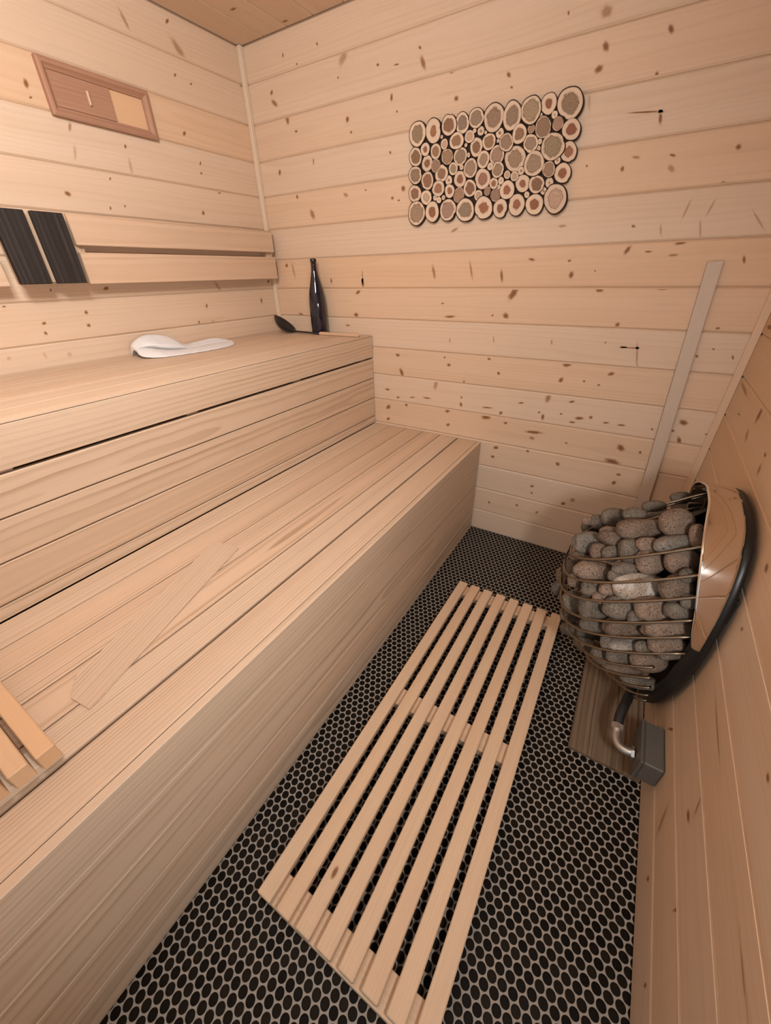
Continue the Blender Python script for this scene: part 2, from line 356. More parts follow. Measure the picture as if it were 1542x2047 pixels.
# ------------------------------------------------------------------ panelling
KNOTS = [
    ['b',0.537,1.05,0.016,0.0081,-3.07,1], ['b',1.008,1.107,0.0061,0.0036,3.13,1], ['b',1.046,1.056,0.026,0.0051,-3.04,1], ['b',1.238,1.066,0.0047,0.004,2.74,1], ['b',1.294,1.066,0.0138,0.01,3.04,1],
    ['b',1.708,1.048,0.0088,0.0069,2.77,1], ['b',1.053,0.96,0.0107,0.0036,1.65,0.5], ['b',1.255,0.974,0.016,0.0031,1.72,0.5], ['b',1.492,0.977,0.0096,0.0042,1.79,0.5], ['b',1.684,0.986,0.0052,0.0036,2.01,0.6],
    ['b',1.745,0.975,0.0095,0.0026,-3.09,1], ['b',0.779,0.877,0.0127,0.0077,-3.02,1], ['b',0.801,0.796,0.0212,0.0107,2.12,1], ['b',1.032,0.885,0.0057,0.0048,-3.04,1], ['b',1.056,0.853,0.0109,0.0067,2.96,1],
    ['b',1.245,0.894,0.0074,0.0053,-3.11,1], ['b',1.295,0.838,0.008,0.0063,3.14,1], ['b',1.568,0.897,0.0154,0.0097,3.13,1], ['b',1.557,0.836,0.0105,0.0094,2.3,1], ['b',1.644,0.84,0.0054,0.0043,2.99,1],
    ['b',1.699,0.831,0.0059,0.0042,3.1,1], ['b',1.732,0.877,0.0132,0.0063,-2.88,1], ['b',0.993,0.755,0.0231,0.0135,1.39,0.5], ['b',1.137,0.785,0.0066,0.0046,1.63,1], ['b',1.521,0.756,0.0213,0.0104,1.59,0.7],
    ['b',1.617,0.754,0.011,0.0054,-3.03,1], ['b',0.715,0.701,0.0138,0.0056,-3.01,1], ['b',0.78,0.667,0.009,0.0058,-2.92,1], ['b',0.947,0.685,0.0203,0.0046,3.12,1], ['b',0.865,0.678,0.0148,0.0038,-3.08,1],
    ['b',1.131,0.711,0.0066,0.0043,-2.98,1], ['b',1.132,0.677,0.0105,0.0076,1.63,1], ['b',1.263,0.68,0.0225,0.0042,-3.09,1], ['b',1.329,0.664,0.0086,0.0085,1.12,1], ['b',1.413,0.722,0.0144,0.0034,-3.01,1],
    ['b',1.496,0.691,0.0061,0.0048,-3.12,1], ['b',1.515,0.673,0.013,0.0076,1.78,1], ['b',1.586,0.698,0.0057,0.0039,-3.01,1], ['b',1.66,0.69,0.0195,0.0063,-3.09,1], ['b',1.637,0.669,0.0143,0.0038,-3.1,1],
    ['b',1.702,0.7,0.0082,0.0061,-3.06,1], ['b',1.762,0.687,0.0103,0.0046,-3.01,1], ['b',1.817,0.686,0.0139,0.0045,-2.99,1], ['b',0.719,0.608,0.014,0.0119,0.81,1], ['b',0.83,0.636,0.0099,0.0083,1.19,1],
    ['b',0.717,0.542,0.0121,0.0081,-2.83,1], ['b',1.065,0.638,0.0129,0.0118,-2.69,1], ['b',1.072,0.566,0.0102,0.0084,-2.77,1], ['b',1.264,0.635,0.0213,0.0139,-2.97,1], ['b',1.358,0.621,0.0078,0.007,-2.92,1],
    ['b',1.489,0.599,0.0365,0.0077,-3.01,1], ['b',1.487,0.571,0.0129,0.0087,-2.96,0.6], ['b',1.634,0.575,0.0053,0.005,-3.09,1], ['b',1.841,0.593,0.0159,0.0129,1.99,1], ['b',1.826,0.528,0.0272,0.0129,3.12,1],
    ['b',1.329,0.493,0.0108,0.0093,-2.68,1], ['b',1.32,0.443,0.0091,0.0077,-2.83,1], ['b',1.479,0.507,0.0084,0.008,0.88,1], ['b',1.619,0.471,0.0101,0.0089,-2.91,1], ['b',1.864,0.476,0.0094,0.0058,-2.92,1],
    ['b',1.857,0.435,0.0094,0.0089,1.97,1], ['b',1.529,0.333,0.0081,0.0074,1.2,1], ['b',1.534,0.297,0.006,0.005,1.56,1], ['b',1.683,0.28,0.0112,0.0077,-2.8,1], ['b',1.718,0.309,0.0126,0.0094,-2.77,0.6],
    ['b',1.334,0.185,0.0074,0.0061,-2.36,1], ['b',1.476,0.209,0.0078,0.0068,1.03,1], ['b',1.576,0.197,0.0087,0.0077,1.22,0.7], ['b',1.364,1.258,0.0108,0.0051,3.04,1], ['b',1.499,1.25,0.0061,0.0043,2.96,1],
    ['b',1.515,1.206,0.0119,0.0083,2.03,1], ['b',1.257,1.206,0.0221,0.0058,1.72,1], ['b',1.592,1.217,0.0033,0.0025,2.55,1], ['b',1.678,1.275,0.0125,0.0079,1.03,1], ['b',1.741,1.268,0.0105,0.0031,3.07,1],
    ['b',1.824,1.288,0.0151,0.0052,-2.96,1], ['b',1.814,1.256,0.013,0.004,3.09,0.7], ['b',2.001,1.238,0.0112,0.0039,1.84,1], ['b',1.312,1.145,0.0224,0.0144,0.82,1], ['b',1.622,1.157,0.012,0.0067,3.03,1],
    ['b',1.811,1.16,0.0154,0.0027,3.13,1], ['b',2.003,1.048,0.0059,0.0041,2.9,1], ['b',1.797,0.954,0.05,0.0031,1.8,0.5], ['b',1.775,0.973,0.0285,0.0025,-3.08,0.8], ['b',1.976,0.959,0.0057,0.0042,2.26,1],
    ['b',2.074,0.962,0.007,0.0037,1.97,1], ['b',2.014,0.984,0.0043,0.0032,2.8,1], ['b',2.013,0.728,0.0132,0.0107,2.96,1], ['b',2.021,0.658,0.0159,0.0075,1.91,1], ['b',1.991,0.692,0.0059,0.0044,2.01,1],
    ['b',2.093,0.697,0.0043,0.0033,3.1,1], ['b',1.924,0.687,0.0048,0.0042,3.01,1], ['b',1.912,0.587,0.0062,0.0053,2.24,1], ['b',1.677,1.34,0.0059,0.0042,2.56,1], ['b',1.872,1.373,0.0224,0.0036,1.32,0.4],
    ['b',1.811,1.373,0.0239,0.0038,1.41,0.4], ['b',1.864,1.32,0.0243,0.0035,1.91,0.4], ['b',1.758,1.326,0.0199,0.0034,1.88,0.35], ['b',1.998,1.335,0.0314,0.0031,2.3,0.4], ['b',1.453,1.354,0.0145,0.0047,3.05,0.5],
    ['b',1.469,1.845,0.018,0.0123,2.44,0.55], ['b',1.363,1.865,0.0048,0.0031,2.14,1], ['b',1.645,1.776,0.0098,0.0068,2.12,1], ['b',1.485,1.775,0.0126,0.0079,2.53,1], ['b',1.477,1.731,0.0105,0.0098,2.81,1],
    ['b',1.637,1.691,0.0067,0.0052,2.24,1], ['b',1.629,1.616,0.0493,0.0023,3.02,1], ['b',1.675,1.596,0.0171,0.0042,1.8,1], ['b',1.604,1.491,0.0084,0.0052,2.11,1], ['b',1.635,1.515,0.0114,0.0048,2.94,0.6],
    ['b',1.733,1.508,0.0083,0.0039,2.87,1], ['b',1.739,1.477,0.0122,0.0077,2.36,0.5], ['b',1.889,1.507,0.0082,0.005,2.4,1], ['b',1.883,1.43,0.0063,0.0033,2.86,1], ['b',1.496,1.51,0.0043,0.0028,2.63,1],
    ['b',1.467,1.663,0.0216,0.0052,1.83,0.3], ['b',0.239,1.992,0.0062,0.0046,1.26,1], ['b',0.308,1.955,0.0052,0.0027,2.98,1], ['b',0.42,1.988,0.0051,0.0042,1.4,1], ['b',0.54,1.929,0.03,0.0134,-2.55,0.45],
    ['b',0.512,1.881,0.0049,0.0035,2.88,1], ['b',0.697,1.882,0.0074,0.0034,2.92,1], ['b',0.777,1.868,0.0135,0.0021,3.09,1], ['b',0.872,1.891,0.0056,0.0044,2.54,1], ['b',0.885,1.853,0.0199,0.0084,2.2,0.8],
    ['b',0.152,1.899,0.0082,0.0074,-2.39,1], ['b',0.161,1.865,0.0189,0.0089,2.4,0.8], ['b',0.225,1.805,0.0174,0.0116,1.32,0.8], ['b',0.268,1.761,0.0068,0.0053,3.1,1], ['b',0.506,1.815,0.0116,0.0044,2.99,1],
    ['b',0.546,1.758,0.0105,0.0074,1.54,1], ['b',0.561,1.718,0.0059,0.0045,2.98,1], ['b',0.755,1.787,0.0099,0.0064,1.67,1], ['b',0.778,1.746,0.0044,0.0035,2.69,1], ['b',0.996,1.813,0.0116,0.0061,2.86,1],
    ['b',1.02,1.742,0.0089,0.0068,2.53,1], ['b',1.201,1.768,0.0085,0.0061,2.52,1], ['b',1.215,1.737,0.0048,0.0034,2.6,1], ['b',0.595,1.684,0.0059,0.0025,2.99,1], ['b',0.141,1.638,0.0097,0.0083,1.03,1],
    ['b',0.35,1.652,0.0099,0.0047,1.41,0.7], ['b',0.747,1.634,0.0056,0.0045,2.82,1], ['b',0.154,1.557,0.0076,0.0031,3.07,1], ['b',0.232,1.54,0.0077,0.007,-2.41,1], ['b',0.516,1.522,0.0127,0.0078,3.05,0.6],
    ['b',0.807,1.517,0.0109,0.0084,2.92,1], ['b',0.755,1.491,0.0073,0.005,2.98,1], ['b',0.786,1.481,0.0056,0.0038,2.98,1], ['b',0.315,1.468,0.0235,0.011,2.2,0.7], ['b',0.622,1.529,0.0052,0.0032,3.03,1],
    ['b',1.044,1.367,0.0193,0.0049,-2.78,0.6], ['b',0.107,1.27,0.0108,0.0078,1.12,1], ['b',0.151,1.247,0.0364,0.0095,1.8,0.35], ['b',0.586,1.219,0.0201,0.0047,1.51,0.5], ['b',0.959,1.225,0.0311,0.0061,1.85,0.7],
    ['b',1.127,1.228,0.0299,0.0054,1.88,0.6], ['b',0.586,1.184,0.0165,0.0069,1.64,1], ['b',0.396,1.199,0.0114,0.0054,1.42,1], ['b',0.556,1.149,0.0144,0.0083,-2.56,1], ['b',0.166,1.043,0.015,0.008,3.09,1],
    ['b',0.242,0.985,0.0081,0.0052,1.25,1], ['b',0.481,1.0,0.0171,0.0035,-3.1,1], ['l',-0.905,1.736,0.0131,0.0055,1.33,1], ['l',-0.906,1.706,0.0063,0.0024,-2.78,1], ['l',-0.36,1.889,0.0069,0.0036,0.91,1],
    ['l',-0.293,1.881,0.0067,0.0034,-2.59,1], ['l',-0.818,1.657,0.013,0.0044,1.18,0.6], ['l',-0.375,1.722,0.0101,0.0054,0.97,1], ['l',-0.829,1.592,0.0253,0.0048,1.26,0.3], ['l',-0.644,1.583,0.0242,0.0073,1.52,0.3],
    ['l',-0.898,1.477,0.0103,0.007,-2.98,1], ['l',-0.736,1.536,0.0054,0.0029,0.91,1], ['l',-0.768,1.449,0.0065,0.0032,1.03,1], ['l',-0.711,1.46,0.0054,0.0027,1.05,1], ['l',-0.366,1.467,0.0092,0.0061,-2.57,1],
    ['l',-0.254,1.55,0.0114,0.0042,-2.96,1], ['l',-0.327,1.638,0.0074,0.0041,1.0,1], ['l',-0.333,1.605,0.0068,0.004,-2.68,1], ['l',-0.32,1.968,0.035,0.013,2.29,0.5], ['l',-0.643,1.638,0.0078,0.0039,1.02,1],
    ['l',-0.881,1.197,0.0104,0.0062,-2.96,1], ['l',-0.373,1.186,0.0289,0.0104,2.04,0.35], ['l',-0.024,1.94,0.0079,0.0045,-2.63,1], ['l',-0.519,1.981,0.0226,0.0073,1.95,0.5], ['l',-0.344,2.03,0.0095,0.0049,-2.41,1],
    ['l',-1.126,1.1,0.0073,0.005,-2.96,1], ['l',-1.134,1.069,0.0069,0.0048,2.69,1], ['l',-0.981,1.123,0.008,0.0055,0.88,1], ['l',-0.989,1.08,0.0074,0.0052,2.85,1], ['l',-1.065,1.198,0.0047,0.0028,0.94,1],
    ['l',-1.212,1.035,0.003,0.0024,-2.6,1], ['l',-1.267,1.007,0.0086,0.0055,0.95,0.25], ['l',-1.165,1.0,0.0103,0.0063,1.5,0.25], ['l',-1.09,0.992,0.0101,0.0077,-2.84,0.25], ['l',-1.214,1.158,0.006,0.0032,-3.01,1],
    ['l',-0.459,1.111,0.0083,0.0057,1.04,1], ['l',-0.521,1.047,0.0066,0.0047,1.04,1], ['l',-0.445,1.04,0.0133,0.0106,-2.72,0.3], ['l',-0.044,1.201,0.0093,0.0076,0.9,1], ['l',-0.115,1.114,0.0125,0.0063,1.27,1],
    ['r',-1.197,0.318,0.0117,0.0083,2.92,1], ['r',-1.198,0.362,0.0196,0.0057,1.1,0.6], ['r',-1.147,0.177,0.0372,0.0088,1.1,0.55], ['r',-1.235,0.092,0.0103,0.0052,2.02,1], ['r',-1.331,0.253,0.0175,0.004,1.71,1],
    ['r',-1.408,0.093,0.0074,0.0045,1.85,1], ['r',-1.102,0.469,0.0642,0.0032,-3.06,0.7], ['r',-1.45,0.464,0.0261,0.0022,-3.08,0.7], ['r',-0.949,0.235,0.0231,0.0041,2.16,1], ['r',-1.261,0.599,0.0066,0.0051,-2.98,1],
    ['r',-0.906,0.729,0.0107,0.0076,-3.05,1], ['r',-0.96,0.612,0.0063,0.0039,2.91,1], ['r',-0.395,0.884,0.0226,0.0147,1.85,1], ['r',-0.11,0.889,0.0727,0.0076,-3.09,0.6], ['r',-0.376,0.821,0.0224,0.0105,-2.5,0.6],
    ['r',-0.589,0.843,0.0123,0.0048,3.12,1], ['r',-0.192,0.829,0.014,0.0033,2.97,1], ['r',-0.601,0.81,0.0164,0.009,1.01,0.7], ['r',-0.074,1.063,0.0345,0.0071,-3.14,1],
]
def panel(name, org, U, N, lu, seams, tints, thick=.022, knots=(), grooves=None, holes=()):
    """tongue and groove boards: org is the foot of the face at u = 0, N points into the room"""
    mb = MB(); org, U, N = Vector(org), Vector(U), Vector(N)
    G_ = .0056; D_ = .0045; info = []
    for i in range(len(seams) - 1):
        z1, z0 = seams[i], seams[i + 1]
        flat = (i * 7 + len(name)) % 3 != 0
        gco = pith(flat); ti = tints[i % len(tints)]
        vv = [z0, z0 + .0004, z0 + G_, z1 - G_, z1 - .0004, z1]; dd = [-D_ - .003, -D_, 0, 0, -D_, -D_ - .003]
        segs = [(0., lu)]
        for (h0, h1, hz) in holes:
            if z0 < hz - .01: segs = [(0., h0), (h1, lu)]
        for (u0, u1) in segs:
            V = []; C_ = []
            for (vz, d) in zip(vv, dd):
                for u in (u0, u1):
                    V.append(org + U * u + Z * vz + N * d); C_.append((u + gco[0], vz - z0 + gco[1], d + gco[2]))
            F = [(2 * k, 2 * k + 1, 2 * k + 3, 2 * k + 2) for k in range(5)]
            if U.cross(Z).dot(N) < 0: F = [f[::-1] for f in F]
            mb.add(V, F, 0, C_, ti)
        info.append((z0, z1, gco, ti))
    for (wl, u, z, a, b_, ang, dk) in knots:
        for (z0, z1, gco, ti) in info:
            if z0 <= z < z1:
                V = []; C_ = []; K_ = []
                rng = [(0, 1.), (.45, .78), (.8, .52), (1.15, .22), (1.6, 0.)]
                ns = 18; ph = random.uniform(0, 6)
                for ri, (rf, kv) in enumerate(rng):
                    for k in range(1 if ri == 0 else ns):
                        t = 2 * PI * k / ns; w = rf * (1 + .14 * math.sin(2 * t + ph) + .08 * math.sin(5 * t + ph * 2))
                        du, dv = a * w * math.cos(t), b_ * w * math.sin(t)
                        uu = u + du * math.cos(ang) - dv * math.sin(ang); zz = z + du * math.sin(ang) + dv * math.cos(ang)
                        zz = min(max(zz, z0 + G_), z1 - G_); uu = min(max(uu, .001), lu - .001)
                        V.append(org + U * uu + Z * zz + N * .0003); C_.append((uu + gco[0], zz - z0 + gco[1], gco[2])); K_.append(kv)
                F = [(0, 1 + k, 1 + (k + 1) % ns) for k in range(ns)]
                for ri in range(len(rng) - 2):
                    o1 = 1 + ri * ns; o2 = o1 + ns
                    F += [(o1 + k, o2 + k, o2 + (k + 1) % ns, o1 + (k + 1) % ns) for k in range(ns)]
                if U.cross(Z).dot(N) < 0: F = [f[::-1] for f in F]
                mb.add(V, F, 0, C_, ti, K_, dk)
                break
    # the wall behind the boards
    segs = [(0., lu, 0.)]
    for (h0, h1, hz) in holes: segs = [(0., h0, 0.), (h1, lu, 0.), (h0, h1, hz)]
    for (u0, u1, zb) in segs:
        mb.box(org + U * u0 - N * .0076 + Z * zb, U, Z, -N, u1 - u0, seams[0] + .04 - zb, thick, bev=.0005, tint=0.)
    return build(name, mb, PINE, kind='structure')
BT = [.75 * q for q in (0, -.2, .35, -.4, .6, -.35, .95, .75, -.4, .55, -.3, .5, .3, -.7, .2, -.3)]
LT = [.8 * q for q in (.1, .15, .9, -.2, .2, .1, -.1, .1, .0, .1, .1, 0, 0, 0, 0, 0)]
RT = [.8 * q for q in (.1, .3, .2, .5, .3, .3, .4, .9, .5, .35, .75, .15, .5, .3, .5, .3)]
flip = lambda wl, s: [(k[0], s(k[1])) + tuple(k[2:5]) + (k[5], k[6]) for k in KNOTS if k[0] == wl]
panel('wall_back', (0, 0, 0), X, -Y, W, SEAMS, BT, knots=[tuple(k) for k in KNOTS if k[0] == 'b'])
panel('wall_left', (0, YF, 0), Y, X, -YF, SEAMS, LT, knots=flip('l', lambda y: y - YF))
panel('wall_right', (W, YF, 0), Y, -X, -YF, SEAMS, RT, knots=flip('r', lambda y: y - YF))
panel('wall_front', (0, YF, 0), X, Y, W, SEAMS, BT[::-1], holes=((1.42, 2.05, 1.93),))  # doorway opening added to let the outside fill light in
# ceiling: boards along the depth of the room
mb = MB()
cx = [0, .147, .278, .413, .557, .69, .82, .95, 1.08, 1.21, 1.34, 1.47, 1.60, 1.73, 1.86, 1.99, W]
for a, b_ in zip(cx[:-1], cx[1:]):
    mb.box((a, YF, H), Y, X, Z, -YF, b_ - a, .02, bev=.0045, gco=pith(True), tint=random.uniform(-.1, .15))
mb.box((0, YF, H + .012), Y, X, Z, -YF, W, .02, bev=.001, tint=0.)
for (kx, ky) in ((.30, -.035), (.62, -.10), (.2, -.2)):
    V = []; K_ = []
    for ri, (rf, kv) in enumerate([(0, 1.), (.5, .75), (1., .4), (1.5, 0.)]):
        for k in range(1 if ri == 0 else 12):
            t = 2 * PI * k / 12; V.append((kx + .014 * rf * math.cos(t), ky + .006 * rf * math.sin(t), H - .0003)); K_.append(kv)
    F = [(0, 1 + (k + 1) % 12, 1 + k) for k in range(12)]
    for ri in range(2):
        o1 = 1 + ri * 12; F += [(o1 + k, o1 + (k + 1) % 12, o1 + 12 + (k + 1) % 12, o1 + 12 + k) for k in range(12)]
    mb.add(V, F, 0, None, .2, K_, 1.)
build('ceiling', mb, PINE, kind='structure')
mb = MB(); mb.box((-.03, YF - .03, -.05), X, Y, Z, W + .06, -YF + .06, .05, bev=.0005)
build('floor', mb, TILE, kind='structure')
mb = MB(); mb.box((.0005, -.0205, ZU + .001), Z, X, Y, H - ZU - .002, .020, .020, bev=.002, gco=pith(False), tint=-.3)
build('trim_1', mb, TRIM, kind='structure')
mb = MB(); mb.box((W - .0235, -.0085, .001), Z, X, Y, H - .002, .023, .008, bev=.0015, gco=pith(False), tint=.5)
build('trim_2', mb, PINE, kind='structure')

# ------------------------------------------------------------------ benches
YB = -.004                                   # benches stop just short of the back wall
LEN = YB - (YF + .004)
def ybox(mb, x0, x1, z0, z1, y0=None, y1=None, **k):
    y0 = YF + .004 if y0 is None else y0; y1 = YB if y1 is None else y1
    if x1 - x0 > z1 - z0: mb.box((x0, y0, z0), Y, X, Z, y1 - y0, x1 - x0, z1 - z0, **k)
    else: mb.box((x0, y0, z0), Y, Z, X, y1 - y0, z1 - z0, x1 - x0, **k)
def bench(name, label, xs, gaps, zt, fascia, zcuts, x_front, gcos=None):
    root = thing(name, ((xs[0] + x_front) / 2, (YB + YF) / 2, zcuts[-1][0]), label, 'bench')
    for i in range(len(xs) - 1):
        mb = MB(); ybox(mb, xs[i] + gaps[i] / 2, xs[i + 1] - gaps[i + 1] / 2, zt - .024, zt, bev=.0012, gco=pith(i % 5 == 3), tint=random.uniform(-.5, .5))
        build('slat', mb, BENCH, root)
    for i, (z0, z1) in enumerate(zcuts):
        mb = MB(); ybox(mb, x_front - .02, x_front, z0, z1, bev=.0016 if name == 'upper_bench' or i == 0 else .0019, gco=(random.uniform(0, 40), random.uniform(-.07, -.02), random.uniform(.025, .05)) if i != 0 else pith(False), tint=random.uniform(-.4, .3))
        build('front_board', mb, FASCIA, root)
    if name == 'upper_bench':
        mb = MB(); ybox(mb, x_front - .0205, x_front, zt - .0046, zt, bev=.0008, gco=pith(False), tint=-.2); build('nosing', mb, BENCH, root)
    mb = MB()
    for y in (-.06, -.55, -1.05, -1.55, -2.0):
        mb.box((x_front - .062, y - .02, zcuts[-1][0]), Z, Y, X, zt - .026 - zcuts[-1][0], .04, .040, bev=.001)
    for x in (xs[0] + .03,):
        mb.box((x, YF + .006, zt - .066), Y, Z, X, LEN - .004, .040, .04, bev=.001)
    build('frame', mb, BENCH, root)
    return root
bench('upper_bench', 'upper tier sauna bench of pale slats along the left wall, with boarded front',
      [.004, .104, .208, .311, .414, .516, XU - .021], [.002, .003, .003, .003, .003, .003, .0008], ZU, None,
      [(.858, ZU - .0058), (.7545, .849), (.652, .7505), (.5505, .648), (ZL + .002, .5465)], XU)
bench('lower_bench', 'lower tier sauna bench of pale slats with boarded front beside the black floor',
      [XU + .001, .731, .834, .935, 1.034, 1.131, XL - .021], [.002, .004, .004, .004, .0045, .0075, .0012], ZL, None,
      [(.4072, ZL), (.3045, .4058), (.2010, .3030), (.0975, .1995), (.004, .0960)], XL)

# ------------------------------------------------------------------ backrest on the left wall
br = thing('backrest', (.002, -1.05, 1.205), 'slatted wooden backrest with two dark charred uprights on the left wall', 'backrest')
def slat_left(y0, y1, z0, z1):
    mb = MB(); mb.box((.046, y0, z0), Y, Z, X, y1 - y0, z1 - z0, .020, bev=.002, gco=(random.uniform(0, 40), -.04, .03), tint=random.uniform(0, .4))
    build('slat', mb, BACK, br)
slat_left(-.958, -.034, 1.3275, 1.4165); slat_left(-.958, -.034, 1.2125, 1.3075)
slat_left(-1.98, -1.192, 1.3275, 1.4165); slat_left(-1.98, -1.192, 1.2125, 1.3075)
for y in (-.052, -.945, -1.225, -1.9):
    mb = MB(); mb.box((.0008, y - .016, 1.219), Z, Y, X, .19, .032, .0445, bev=.001, tint=-.2); build('batten', mb, BACK, br)
for y0, y1 in ((-1.018, -.998), (-1.090, -1.060), (-1.150, -1.12)):
    mb = MB(); mb.box((.0008, y0, 1.222), Z, Y, X, .184, y1 - y0, .062, bev=.001, tint=-.1); build('batten', mb, BACK, br)
for y0, y1 in ((-1.168, -1.0835), (-1.0655, -.9765)):
    mb = MB(); mb.box((.064, y0, 1.217), Z, Y, X, .195, y1 - y0, .022, bev=.002, gco=(random.uniform(0, 40), .08, .06), tint=0.)
    o = build('upright_board', mb, CHAR, br); o['label'] = 'dark charred upright board'

# ------------------------------------------------------------------ sliding vent
vt = thing('wall_vent', (.001, -.686, 1.675), 'dark cedar framed sliding vent set high on the left wall', 'vent')
mb = MB(); a0, a1, b0, b1 = -.862, -.510, 1.675, 1.808; fw = .024
prof = [(0, .0005), (0, .016), (.005, .019), (.012, .019), (.018, .013), (fw, .010), (fw, .0005)]
crn = [((a0, b0), (1, 1)), ((a1, b0), (-1, 1)), ((a1, b1), (-1, -1)), ((a0, b1), (1, -1))]
for s_ in range(4):
    (c0, d0), (c1, d1) = crn[s_], crn[(s_ + 1) % 4]
    V = []; C_ = []; off = random.uniform(0, 30)
    for (w_, h_) in prof:
        for (c, d) in ((c0, d0), (c1, d1)):
            q = (c[0] + d[0] * w_, c[1] + d[1] * w_); V.append((h_, q[0], q[1]))
            al, ac = (q[0], q[1]) if s_ % 2 == 0 else (q[1], q[0])
            C_.append((al + off, w_ - .03, h_ + .02))
    mb.add(V, [(2 * k, 2 * k + 1, 2 * k + 3, 2 * k + 2) for k in range(len(prof) - 1)], 0, C_, .1 * s_)
build('frame', mb, CEDAR, vt, fix=True)
mb = MB(); mb.box((.0005, a0 + fw, b0 + fw), Y, Z, X, a1 - a0 - 2 * fw, b1 - b0 - 2 * fw, .003, bev=.0005, tint=.9)
o = build('cover_board', mb, PEACH, vt); o['label'] = 'pale peach board in the open half'
mb = MB(); mb.box((.0038, a0 + fw, b0 + fw + .001), Y, Z, X, .186, b1 - b0 - 2 * fw - .002, .007, bev=.001, gco=(3, -.03, .02), tint=.1)
sp = build('sliding_panel', mb, CEDAR, vt)
mb = MB(); mb.box((.0108, -.737, 1.722), Z, Y, X, .036, .006, .010, bev=.002, tint=-.4); build('pull', mb, PEACH, sp)

